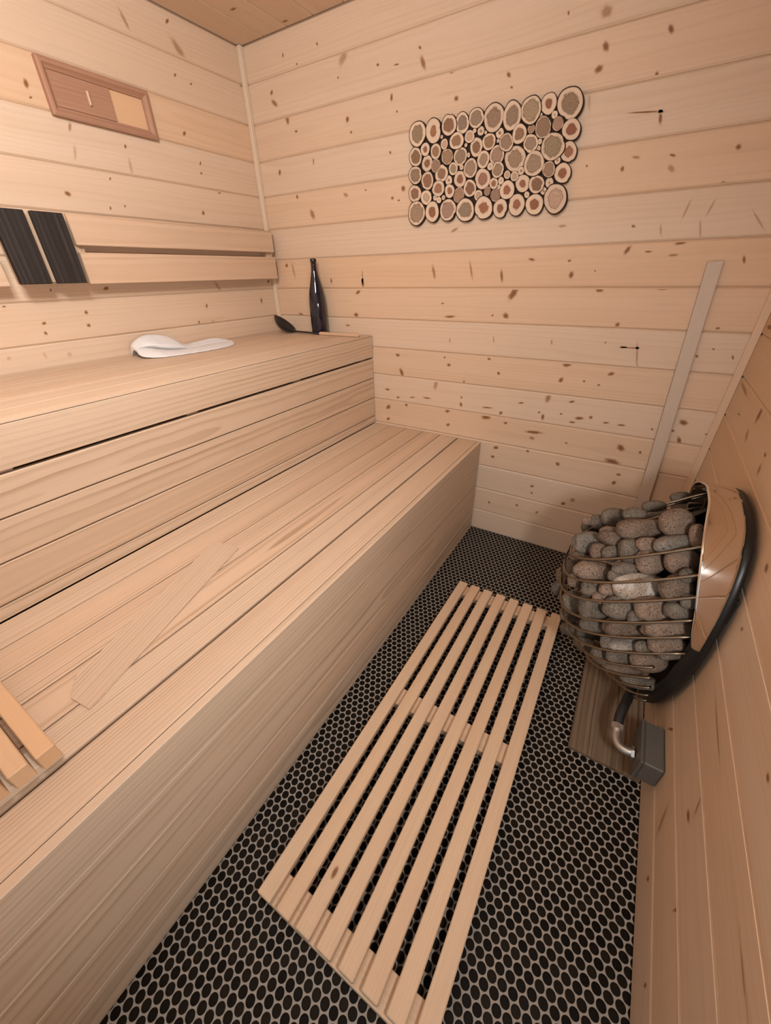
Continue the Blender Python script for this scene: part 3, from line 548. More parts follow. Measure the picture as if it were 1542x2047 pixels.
# ------------------------------------------------------------------ log slice picture
ART = [
    [0.8768,1.6671,0.0378,0.0317,2.108,'g'], [0.9418,1.6668,0.0366,0.0285,1.956,'r'], [1.0045,1.6733,0.032,0.0253,2.161,'b'], [1.0547,1.6716,0.0308,0.0233,2.06,'g'], [1.1068,1.6767,0.0304,0.0232,2.366,'g'],
    [1.1695,1.6682,0.0409,0.0309,2.28,'g'], [1.2327,1.6632,0.0421,0.0264,1.946,'g'], [1.2934,1.6677,0.0401,0.0275,2.139,'g'], [1.3478,1.6747,0.0299,0.0203,2.158,'r'], [1.4136,1.6652,0.0452,0.0308,2.396,'g'],
    [0.9105,1.6202,0.0208,0.0173,2.586,'r'], [0.8693,1.6036,0.0295,0.0255,2.439,'b'], [0.9555,1.6087,0.0237,0.02,2.273,'b'], [0.9882,1.625,0.0163,0.0132,2.169,'p'], [1.0368,1.6276,0.0306,0.021,2.81,'b'],
    [1.0032,1.5883,0.0254,0.0207,2.462,'n'], [1.0543,1.5838,0.0289,0.0236,2.278,'g'], [1.0857,1.6324,0.0201,0.0159,2.419,'p'], [1.114,1.6013,0.0283,0.0215,2.093,'b'], [1.1594,1.6096,0.0265,0.0202,2.538,'b'],
    [1.1263,1.6416,0.014,0.0109,2.501,'w'], [1.1957,1.6268,0.0159,0.0119,2.274,'w'], [1.2229,1.599,0.0281,0.0211,2.38,'g'], [1.265,1.6147,0.0286,0.0211,2.234,'b'], [1.3018,1.6227,0.0135,0.0099,2.378,'n'],
    [1.3406,1.6205,0.031,0.0222,2.302,'n'], [1.3715,1.6456,0.0115,0.0082,2.468,'w'], [1.3865,1.6225,0.0204,0.0141,2.255,'n'], [1.4307,1.603,0.0323,0.0222,2.52,'r'], [0.9199,1.5793,0.0252,0.0216,2.25,'r'],
    [0.9577,1.5681,0.0209,0.0176,2.476,'n'], [0.9828,1.5427,0.0286,0.0234,2.607,'b'], [1.0287,1.5521,0.0199,0.0165,2.214,'g'], [1.0982,1.5456,0.0303,0.0237,2.125,'g'], [1.1437,1.5647,0.0269,0.0209,2.22,'g'],
    [1.1932,1.5703,0.0299,0.0226,2.549,'g'], [1.2594,1.553,0.0407,0.0308,2.472,'g'], [1.3069,1.5859,0.028,0.0206,2.39,'g'], [1.381,1.5687,0.0428,0.0306,2.438,'g'], [1.4336,1.5502,0.0302,0.0213,2.27,'r'],
    [0.8706,1.5494,0.03,0.0253,2.665,'g'], [0.9231,1.5278,0.0287,0.025,2.283,'b'], [1.0139,1.5202,0.0154,0.0127,2.547,'w'], [1.0588,1.5193,0.0265,0.0218,2.453,'r'], [1.1478,1.5107,0.0325,0.0262,2.311,'b'],
    [1.1737,1.5421,0.0123,0.0097,2.292,'w'], [1.2024,1.53,0.0249,0.0195,2.405,'g'], [1.2381,1.5129,0.0133,0.0103,2.288,'p'], [1.2654,1.5061,0.016,0.0123,2.31,'p'], [1.2863,1.5184,0.0136,0.0093,2.032,'w'],
    [1.327,1.5323,0.039,0.0287,2.255,'g'], [1.3797,1.512,0.0247,0.0178,2.231,'n'], [1.4033,1.532,0.0117,0.0082,2.257,'w'], [1.4261,1.4979,0.0309,0.0222,2.301,'r'], [0.8693,1.4937,0.0293,0.0255,2.64,'b'],
    [0.9209,1.477,0.0255,0.0217,2.626,'p'], [0.9722,1.4997,0.0293,0.0216,2.867,'b'], [1.0203,1.488,0.0222,0.0187,2.209,'r'], [1.0583,1.4727,0.0269,0.0196,1.876,'n'], [1.1013,1.4885,0.0279,0.0226,2.163,'b'],
    [1.1915,1.4941,0.0183,0.0145,2.353,'r'], [1.2186,1.4985,0.0121,0.0094,2.371,'w'], [1.1368,1.465,0.0173,0.0143,2.241,'p'], [1.17,1.4743,0.0145,0.0113,2.161,'n'], [1.2028,1.4607,0.0218,0.0171,2.216,'n'],
    [1.2443,1.4703,0.0304,0.0233,2.199,'r'], [1.2968,1.4837,0.028,0.0214,2.373,'r'], [1.3454,1.4763,0.03,0.0218,2.647,'b'], [1.388,1.4772,0.0157,0.0116,2.281,'w'], [1.3732,1.456,0.0122,0.009,2.197,'w'],
    [0.9597,1.4727,0.0093,0.0079,2.029,'w'], [0.9769,1.4643,0.0112,0.0094,2.617,'w'], [0.9946,1.4706,0.0084,0.0071,2.536,'w'], [0.8787,1.4303,0.0405,0.0364,2.487,'g'], [0.9493,1.4298,0.0341,0.0284,1.924,'r'],
    [1.0171,1.4306,0.0363,0.0312,2.291,'g'], [1.0886,1.4251,0.0391,0.0327,2.532,'g'], [1.162,1.426,0.0374,0.0307,2.385,'r'], [1.2255,1.4199,0.0301,0.0238,2.195,'r'], [1.2847,1.4255,0.0341,0.0264,2.224,'r'],
    [1.3479,1.4217,0.034,0.0261,2.323,'r'], [1.4164,1.4315,0.0455,0.0325,2.148,'p'], [1.3172,1.4508,0.0105,0.0081,2.367,'w'], [0.9765,1.6463,0.0059,0.005,2.162,'w'], [1.104,1.6455,0.0075,0.0059,2.192,'w'],
    [1.1452,1.6348,0.0056,0.0043,2.294,'w'], [1.0875,1.583,0.0082,0.0046,1.852,'w'], [1.193,1.6071,0.0059,0.0045,2.363,'w'], [1.3369,1.5868,0.0087,0.0062,2.279,'w'], [1.3353,1.5704,0.0079,0.0057,2.35,'w'],
    [1.327,1.6523,0.0065,0.0047,2.137,'w'], [1.0738,1.6114,0.0063,0.005,2.29,'w'], [1.2131,1.4825,0.0069,0.0051,1.977,'w'], [1.0627,1.5524,0.0087,0.0071,2.101,'w'],
]
art = thing('log_slice_art', (1.15, -.001, 1.395), 'rectangular wall art of many round log slices on the back wall', 'wall art')
HEART = {'g': ((.37, .262, .178), .70), 'r': ((.36, .165, .095), .47), 'b': ((.34, .19, .115), .64), 'n': ((.42, .265, .18), .86), 'p': ((.56, .40, .28), .60), 'w': ((.40, .22, .12), .25)}
def slice_mesh(cx, cz, a, b_, ang, kind, th):
    me = bpy.data.meshes.new('log_slice'); n = 36 if a > .014 else 18
    g_ = math.sqrt(a * b_); a, b_ = (.45 * a + .55 * g_) * 1.07, (.45 * b_ + .55 * g_) * 1.07
    ph = [random.uniform(0, 6) for _ in range(4)]
    notch = random.uniform(0, 6) if (a > .022 and random.random() < .5) else None
    def rad(t):
        r = 1 + .028 * math.sin(2 * t + ph[0]) + .022 * math.sin(3 * t + ph[1]) + .012 * math.sin(5 * t + ph[2])
        if notch is not None:
            d = abs((t - notch + PI) % (2 * PI) - PI)
            if d < .25: r -= .10 * (1 - d / .25)
        return r
    V = []; RA = []
    fr = (0, .3, .6, .85, .94, 1.0)
    y = -.002 - th
    for k, f in enumerate(fr):
        for i in range(1 if k == 0 else n):
            t = 2 * PI * i / n; r = rad(t) if k > 1 else 1.
            px, pz = a * f * r * math.cos(t), b_ * f * r * math.sin(t)
            V.append((cx + px * math.cos(ang) - pz * math.sin(ang), y + (.0012 if f == 1.0 else 0), cz + px * math.sin(ang) + pz * math.cos(ang))); RA.append(f)
    F = [(0, 1 + i, 1 + (i + 1) % n) for i in range(n)]; M = [0] * n
    for k in range(len(fr) - 2):
        o1 = 1 + k * n; F += [(o1 + i, o1 + n + i, o1 + n + (i + 1) % n, o1 + (i + 1) % n) for i in range(n)]; M += [0] * n
    o1 = 1 + (len(fr) - 2) * n; o2 = len(V)
    for i in range(n): x_, _, z_ = V[o1 + i]; V.append((x_, -.002, z_)); RA.append(1.)
    F += [(o1 + i, o2 + i, o2 + (i + 1) % n, o1 + (i + 1) % n) for i in range(n)]; M += [1] * n
    F.append(tuple(o2 + i for i in range(n))); M.append(1)
    me.from_pydata([Vector(v) - art.location for v in V], [], F)
    me.materials.append(SLICE); me.materials.append(BARK); me.polygons.foreach_set('material_index', M)
    bm = bmesh.new(); bm.from_mesh(me); bmesh.ops.recalc_face_normals(bm, faces=bm.faces); bm.to_mesh(me); bm.free()
    hc, hw = HEART[kind]; v = random.uniform(.82, 1.15)
    hc = tuple(c * v * random.uniform(.95, 1.05) for c in hc); hw = hw + random.uniform(-.07, .06)
    s_ = random.uniform(.92, 1.05); sc_ = (.69 * s_, .535 * s_, .40 * s_)
    at = me.attributes.new('ra', 'FLOAT', 'POINT'); at.data.foreach_set('value', RA)
    at = me.attributes.new('hw', 'FLOAT', 'POINT'); at.data.foreach_set('value', [hw] * len(V))
    for nm, c in (('hc', hc), ('sc', sc_)):
        at = me.attributes.new(nm, 'FLOAT_COLOR', 'POINT'); at.data.foreach_set('color', [q for _ in V for q in (*c, 1)])
    o = bpy.data.objects.new('log_slice', me); COL.objects.link(o); o.parent = art
for e in ART: slice_mesh(e[0], e[1], e[2], e[3], e[4], e[5], .014 + random.uniform(-.002, .002))
mb = MB()
mb.box((.875, -.0078, 1.425), X, Z, Y, .555, .245, .0050, bev=.001); build('backing', mb, BARK, art)['label'] = 'dark backing seen in the gaps'

# ------------------------------------------------------------------ leaning strip on the back wall
st = MB()
p0 = Vector((2.0015 - .0205, -.030, .001)); p1 = Vector((1.9315 - .0205, -.0125, 1.235))
U_ = (p1 - p0).normalized(); V_ = (X - U_ * X.dot(U_)).normalized(); N_ = U_.cross(V_)
st.box(p0, U_, V_, N_, (p1 - p0).length, .0405, .009, bev=.001)
tag(build('wood_strip', st, STRIP, base=(2.0, -.02, .001)), 'plain greyish flat strip leaning upright against the back wall behind the heater', 'strip')

# ------------------------------------------------------------------ things on the upper bench
bx, by = .337, -.054
bt = thing('bottle', (bx, by, ZU), 'tall dark blue glass bottle standing in the corner of the upper bench', 'bottle')
prof = [(.0, .004), (.030, .001), (.0400, .003), (.0425, .010), (.0425, .135), (.0412, .157), (.0375, .185), (.0310, .215), (.0235, .245), (.0180, .266), (.0145, .285), (.0135, .305), (.0135, .316), (.0152, .3165), (.0155, .326), (.0145, .331), (.0125, .332), (.0105, .331), (.0100, .322), (.0098, .29)]
mb = MB(); mb.lathe(prof, (bx, by, ZU), 48); build('glass_body', mb, GLASS, bt, smooth=True, fix=False)

ld = thing('ladle', (.30, -.10, ZU), 'black sauna ladle with a wooden grip lying in front of the blue bottle', 'ladle')
nrm = Vector((.524, .283, .795)).normalized(); cen = Vector((.136, -.100, 1.0085)); R_ = .063
e1 = Vector((.8176, .0993, -.5672)); e1 = (e1 - nrm * e1.dot(nrm)).normalized(); e2 = nrm.cross(e1)
rows = []
for (rr, dd) in ((.0, .036), (.25, .035), (.5, .031), (.75, .021), (.92, .009), (1.0, 0), (1.02, -.0005), (.985, .0002), (.9, .009), (.73, .019), (.48, .029), (.24, .033), (.0, .034)):
    rows.append([cen - nrm * dd + (e1 * math.cos(2 * PI * k / 36) + e2 * math.sin(2 * PI * k / 36)) * R_ * rr for k in range(36)])
mb = MB(); mb.grid(rows, closed=True); build('bowl', mb, DARKIRON, ld, smooth=True, fix=True)
mb = MB(); s0 = cen + e1 * R_ * .96 - nrm * .004
mb.tube([s0 - e1 * .012 - nrm * .012, s0, Vector((.24, -.103, .9705)), Vector((.32, -.101, .9690)), Vector((.395, -.099, .9690))], [.003, .0048, .0042, .004, .004], 12)
build('shank', mb, DARKIRON, ld, smooth=True)
mb = MB(); gu = (Vector((.625, -.088, .969)) - Vector((.372, -.100, .969))).normalized(); gv = Z.cross(gu)
mb.box(Vector((.372, -.100, .9615)) - gv * .011, gu, gv, Z, .24, .022, .0145, bev=.004, gco=pith(False), tint=.1)
o = build('grip', mb, GRIPWOOD, ld); o['label'] = 'pinkish wooden grip'

# white felt folded in two
Bq = [(.112, -.906, .982), (.165, -.915, .968), (.213, -.875, .963), (.236, -.815, .963), (.247, -.74, .9625), (.252, -.67, .963), (.244, -.585, .963), (.222, -.525, .963), (.17, -.485, .966)]
Kq = [(.108, -.912, .988), (.120, -.895, .994), (.121, -.855, .992), (.121, -.80, .976), (.122, -.745, .968), (.124, -.68, .966), (.126, -.60, .968), (.128, -.53, .968), (.14, -.482, .968)]
Tq = [(.102, -.910, .998), (.092, -.892, 1.016), (.083, -.848, 1.032), (.080, -.80, 1.034), (.080, -.74, 1.018), (.082, -.675, .978), (.086, -.60, .981), (.094, -.53, .985), (.115, -.478, .974)]
def spline(L, t):
    q = t * (len(L) - 1); i = min(int(q), len(L) - 2); f = q - i
    g_ = lambda j: Vector(L[max(0, min(len(L) - 1, j))])
    p0_, p1_, p2_, p3_ = g_(i - 1), g_(i), g_(i + 1), g_(i + 2)
    return .5 * ((2 * p1_) + (p2_ - p0_) * f + (2 * p0_ - 5 * p1_ + 4 * p2_ - p3_) * f * f + (3 * p1_ - p0_ - 3 * p2_ + p3_) * f ** 3)
rows = []; NC = 90
for c in range(NC + 1):
    s_ = c / NC
    b_, k_, t_ = spline(Bq, s_), spline(Kq, s_), spline(Tq, s_)
    fr = noise.noise(Vector((c * .9, 0, 0))) + .6 * noise.noise(Vector((c * .37, 5, 0)))
    fr2 = noise.noise(Vector((c * .8, 9, 0))) + .6 * noise.noise(Vector((c * .33, 15, 0)))
    b_ = b_ + Vector((.0035 * fr, 0, .0012 * abs(fr))); t_ = t_ + Vector((0, .001 * fr2, .0022 * fr2))
    hgt = max(t_.z - k_.z, .004); pf = min(1, hgt / .04); lens = max(0., math.sin(PI * min(1, max(0, (s_ - .18) / .42))))
    row = [b_, b_ * .72 + k_ * .28 + Z * .0065, b_ * .40 + k_ * .60 + Z * .007, b_ * .16 + k_ * .84 + Z * (.004 - .004 * lens), k_ - Z * (.003 + .004 * lens),
           k_ + Vector((.004, 0, -.001)), k_ + Vector((.012 + .016 * lens, 0, .005 + .003 * lens)), k_ * .72 + t_ * .28 + Vector((.018 + .014 * lens, 0, .004)) * pf, k_ * .4 + t_ * .6 + Vector((.016, 0, .002)) * pf, t_ + Vector((.002, 0, 0)),
           t_ + Vector((-.010, 0, -.15 * hgt)), t_ + Vector((-.020, 0, -.5 * hgt)), Vector((t_.x - .028, t_.y, .9640))]
    e_ = min(1., min(c, NC - c) / 3.); m_ = sum(row, Vector()) / len(row)
    row = [m_.lerp(q, .25 + .75 * e_) if c in (0, 1, NC - 1, NC) else q for q in row]
    for q in row: q.z = max(q.z, ZU + .0022)
    rows.append(row)
for m_ in (0, -1): rows[m_] = [sum(rows[m_], Vector()) / len(rows[m_])] * len(rows[m_])
mb = MB(); mb.grid(rows)
felt = build('folded_felt', mb, CLOTH, base=(.16, -.70, ZU + .001), smooth=True, fix=True)
md = felt.modifiers.new('s', 'SUBSURF'); md.levels = 2; md.render_levels = 2
tx = bpy.data.textures.new('crumple', 'CLOUDS'); tx.noise_scale = .018
md = felt.modifiers.new('d', 'DISPLACE'); md.texture = tx; md.strength = .0022; md.mid_level = .5
md = felt.modifiers.new('t', 'SOLIDIFY'); md.thickness = .002; md.offset = 0
tag(felt, 'folded piece of white felt with a frayed edge lying on the upper bench', 'cloth')

# ------------------------------------------------------------------ things on the lower bench
hr = thing('headrest', (.85, -1.83, ZL), 'orange wooden slatted headrest on the lower bench at the left edge of the photo', 'headrest')
for i, y1 in enumerate((-1.7755, -1.8115, -1.8475, -1.8835)):
    mb = MB(); mb.box((.660, y1 - .0275, ZL + .022), X, Y, Z, .479 - i * .004, .0275, .036, bev=.0018, gco=pith(True), tint=random.uniform(.1, .6)); build('slat', mb, ORANGE, hr)
for x in (.70, 1.075):
    mb = MB(); mb.box((x, -1.92, ZL + .0006), Y, X, Z, .145, .045, .0212, bev=.001, tint=-.6); build('cross_rail', mb, TRIM, hr)
mb = MB(); q0 = Vector((.846, -1.206, ZL + .0008)); q1 = Vector((1.024, -1.712, ZL + .0008))  # thin piece standing in for an image stitching ghost
U_ = (q1 - q0).normalized(); V_ = Z.cross(U_)
hw_ = .047
pts = [q0 - V_ * .040, q0 + V_ * .055 - U_ * -.018, q1 + V_ * .042 + U_ * .012, q1 + V_ * -.015 + U_ * .0, q1 - V_ * .050 - U_ * .045]
low = [Vector(q) for q in pts]; top = [q + Z * .0035 for q in low]; n = len(low)
gq = lambda v: ((v - q0).dot(U_) + 5, (v - q0).dot(V_) + .14, v.z - ZL + .05)
mb.add(low + top, [tuple(range(n)), tuple(n + i for i in range(n))[::-1]] + [(i, n + i, n + (i + 1) % n, (i + 1) % n) for i in range(n)], 0, [gq(v) for v in low + top], -.3)
tag(build('stitch_ghost', mb, BENCH, base=(.93, -1.46, ZL), fix=True), 'stitching ghost modelled as a thin pale offcut lying askew on the lower bench slats', 'sheet')

# ------------------------------------------------------------------ duckboard
dk = thing('duckboard', (1.60, -1.09, .0), 'slatted wooden duckboard lying on the black penny tile floor', 'duckboard')
for i in range(8):
    mb = MB(); mb.box((1.3855 + i * .0559, -1.691 + .0012 * i, .029), Y, X, Z, 1.193, .0375, .021, bev=.0022, gco=pith(i % 3 == 1), tint=random.uniform(-.2, .6))
    o = build('slat', mb, DUCK, dk)
    if i == 2:
        V = []; K_ = []
        for ri, (rf, kv) in enumerate([(0, 1.), (.5, .8), (.9, .5), (1.4, 0.)]):
            for k in range(1 if ri == 0 else 14):
                t = 2 * PI * k / 14; V.append((1.516 + .0055 * rf * math.cos(t), -1.575 + .013 * rf * math.sin(t), .0502)); K_.append(kv)
        F = [(0, 1 + k, 1 + (k + 1) % 14) for k in range(14)]
        for ri in range(2):
            o1 = 1 + ri * 14; F += [(o1 + k, o1 + 14 + k, o1 + 14 + (k + 1) % 14, o1 + (k + 1) % 14) for k in range(14)]
        kb = MB(); kb.add(V, F, 0, None, .1, K_, 1.)
        kn_ = build('knot', kb, DUCK, o); kn_['label'] = 'dark brown knot'
for y0, y1 in ((-1.689, -1.628), (-1.136, -1.076), (-.554, -.497)):
    mb = MB(); mb.box((1.386, y0, .0008), X, Y, Z, .428, y1 - y0, .0280, bev=.0015, tint=.3); build('batten', mb, DUCK, dk)

# ------------------------------------------------------------------ heater
YH, XB = -.70, 2.09
ht = thing('sauna_heater', (2.0, YH, .10), 'black drop shaped wall heater with wire cage and polished steel band', 'heater')
SL, NE = .71, 2.8
RK = [(.308, .131, .739), (.315, .187, .698), (.314, .209, .650), (.302, .219, .587), (.288, .224, .538), (.264, .222, .479), (.232, .221, .425), (.203, .212, .373), (.151, .198, .314), (.109, .178, .256), (.071, .154, .200)]
def ring_pt(k, t, grow=0., up=0.):
    a, b_, zc = RK[k]; sn, cs = math.sin(t), math.cos(t)
    x = XB - (a + grow) * abs(sn) ** (2 / NE); y = YH - (b_ + grow) * math.copysign(abs(cs) ** (2 / NE), cs)
    return Vector((x, y, zc - SL * (XB - x) + up))
for k in range(11):
    e = .02 if k < 6 else .10
    pts = [ring_pt(k, e + (PI - 2 * e) * i / 60) for i in range(61)]
    if k >= 6:
        pts[0] = pts[1] + Vector((.006, .004, .003)); pts[-1] = pts[-2] + Vector((.006, -.004, .003))
    mb = MB(); mb.tube(pts, .0034, 10); build('cage_wire', mb, WIRE, ht, smooth=True)
mb = MB(); rows = []
for k in range(11):
    c = ring_pt(k, PI / 2, .0045)
    rows.append([c + Vector((0, -.013, 0)), c + Vector((-.001, 0, 0)), c + Vector((0, .013, 0)), c + Vector((.003, .012, 0)), c + Vector((.003, -.012, 0))])
mb.grid(rows, closed=True); build('front_strap', mb, DARKIRON, ht, fix=True)
# outline of the drop, seen along the wall (near half from the top to the foot)
OUT = [(0, .765), (.04, .763), (.076, .757), (.115, .744), (.150, .726), (.180, .690), (.200, .651), (.214, .60), (.221, .55), (.224, .48), (.221, .414), (.203, .33), (.175, .253), (.145, .195), (.115, .150), (.065, .088), (0, .068)]
loop = [(-d, z) for d, z in OUT] + [(d, z) for d, z in OUT[1:-1]][::-1]
def ringloop(x, s):
    zc = .47
    return [Vector((x, YH + d * s, zc + (z - zc) * s)) for d, z in loop]
mb = MB()
rows = [ringloop(2.109, .30), ringloop(2.109, .97), ringloop(2.107, 1.0), ringloop(2.100, 1.012), ringloop(2.093, 1.0), ringloop(2.084, .975), ringloop(2.076, .955), ringloop(2.074, .93), ringloop(2.080, .86), ringloop(2.084, .5), ringloop(2.084, .02)]
mb.grid(rows, closed=True); build('back_shell', mb, BLACK, ht, smooth=True, fix=True)
# black core added inside the cage so gaps between stones look shaded
mb = MB(); rows = []
for k in range(11):
    a, b_, zc = RK[k]
    rows.append([Vector((XB - .02 - max(a * .42, .01) * abs(math.sin(t)) ** .8, YH - max(b_ * .42, .01) * math.cos(t), zc - .02 - SL * max(a * .42, .01) * abs(math.sin(t)) ** .8)) for t in [PI * i / 24 for i in range(25)]])
c0 = sum(rows[0], Vector()) / 25; c1 = sum(rows[-1], Vector()) / 25
rows = [[c0] * 25] + rows + [[c1] * 25]
mb.grid(rows); build('gap_shade_core', mb, BLACK, ht, smooth=True, fix=True)
# polished band round the top of the drop
RIM = [(0, .768), (.030, .766), (.075, .760), (.122, .745), (.163, .716), (.190, .685), (.210, .645), (.224, .590), (.229, .530), (.230, .494)]
EDGE = [(2.022, 0, .775), (2.023, -.020, .774), (2.024, -.055, .766), (2.0215, -.104, .750), (2.022, -.156, .7235), (2.026, -.187, .6945), (2.034, -.210, .6535), (2.047, -.229, .5975), (2.061, -.2330, .5380), (2.073, -.234, .500)]
def lerp_list(L, t):
    q = t * (len(L) - 1); i = min(int(q), len(L) - 2); f = q - i
    g_ = lambda j: Vector(L[max(0, min(len(L) - 1, j))])
    p0_, p1_, p2_, p3_ = g_(i - 1), g_(i), g_(i + 1), g_(i + 2)
    return .5 * ((2 * p1_) + (p2_ - p0_) * f + (2 * p0_ - 5 * p1_ + 4 * p2_ - p3_) * f * f + (3 * p1_ - p0_ - 3 * p2_ + p3_) * f ** 3)
RIM3 = [(2.090, -d, z) for d, z in RIM]
rows = []
NS = 44
for i in range(-NS, NS + 1):
    t = abs(i) / NS; sg = 1 if i <= 0 else -1
    r_ = lerp_list(RIM3, t); e_ = lerp_list(EDGE, t)
    row = []
    for j in range(13):
        f = j / 12; q = r_.lerp(e_, f)
        q = q + (Vector((0, q.y, q.z - .50)).normalized()) * .0015 * math.sin(PI * f)
        row.append(Vector((q.x, YH + sg * q.y, q.z)))
    rows.append(row)
mb = MB(); mb.grid(rows); bd = build('polished_band', mb, [MIRROR, BLACK], ht, smooth=True, fix=True)
md = bd.modifiers.new('t', 'SOLIDIFY'); md.thickness = .0025; md.offset = 0
bd['label'] = 'mirror polished steel band'
mb = MB(); mb.box((2.1095, -.90, .56), Z, Y, X, .07, .07, .0075, bev=.004)
build('wall_bracket', mb, DARKIRON, ht)

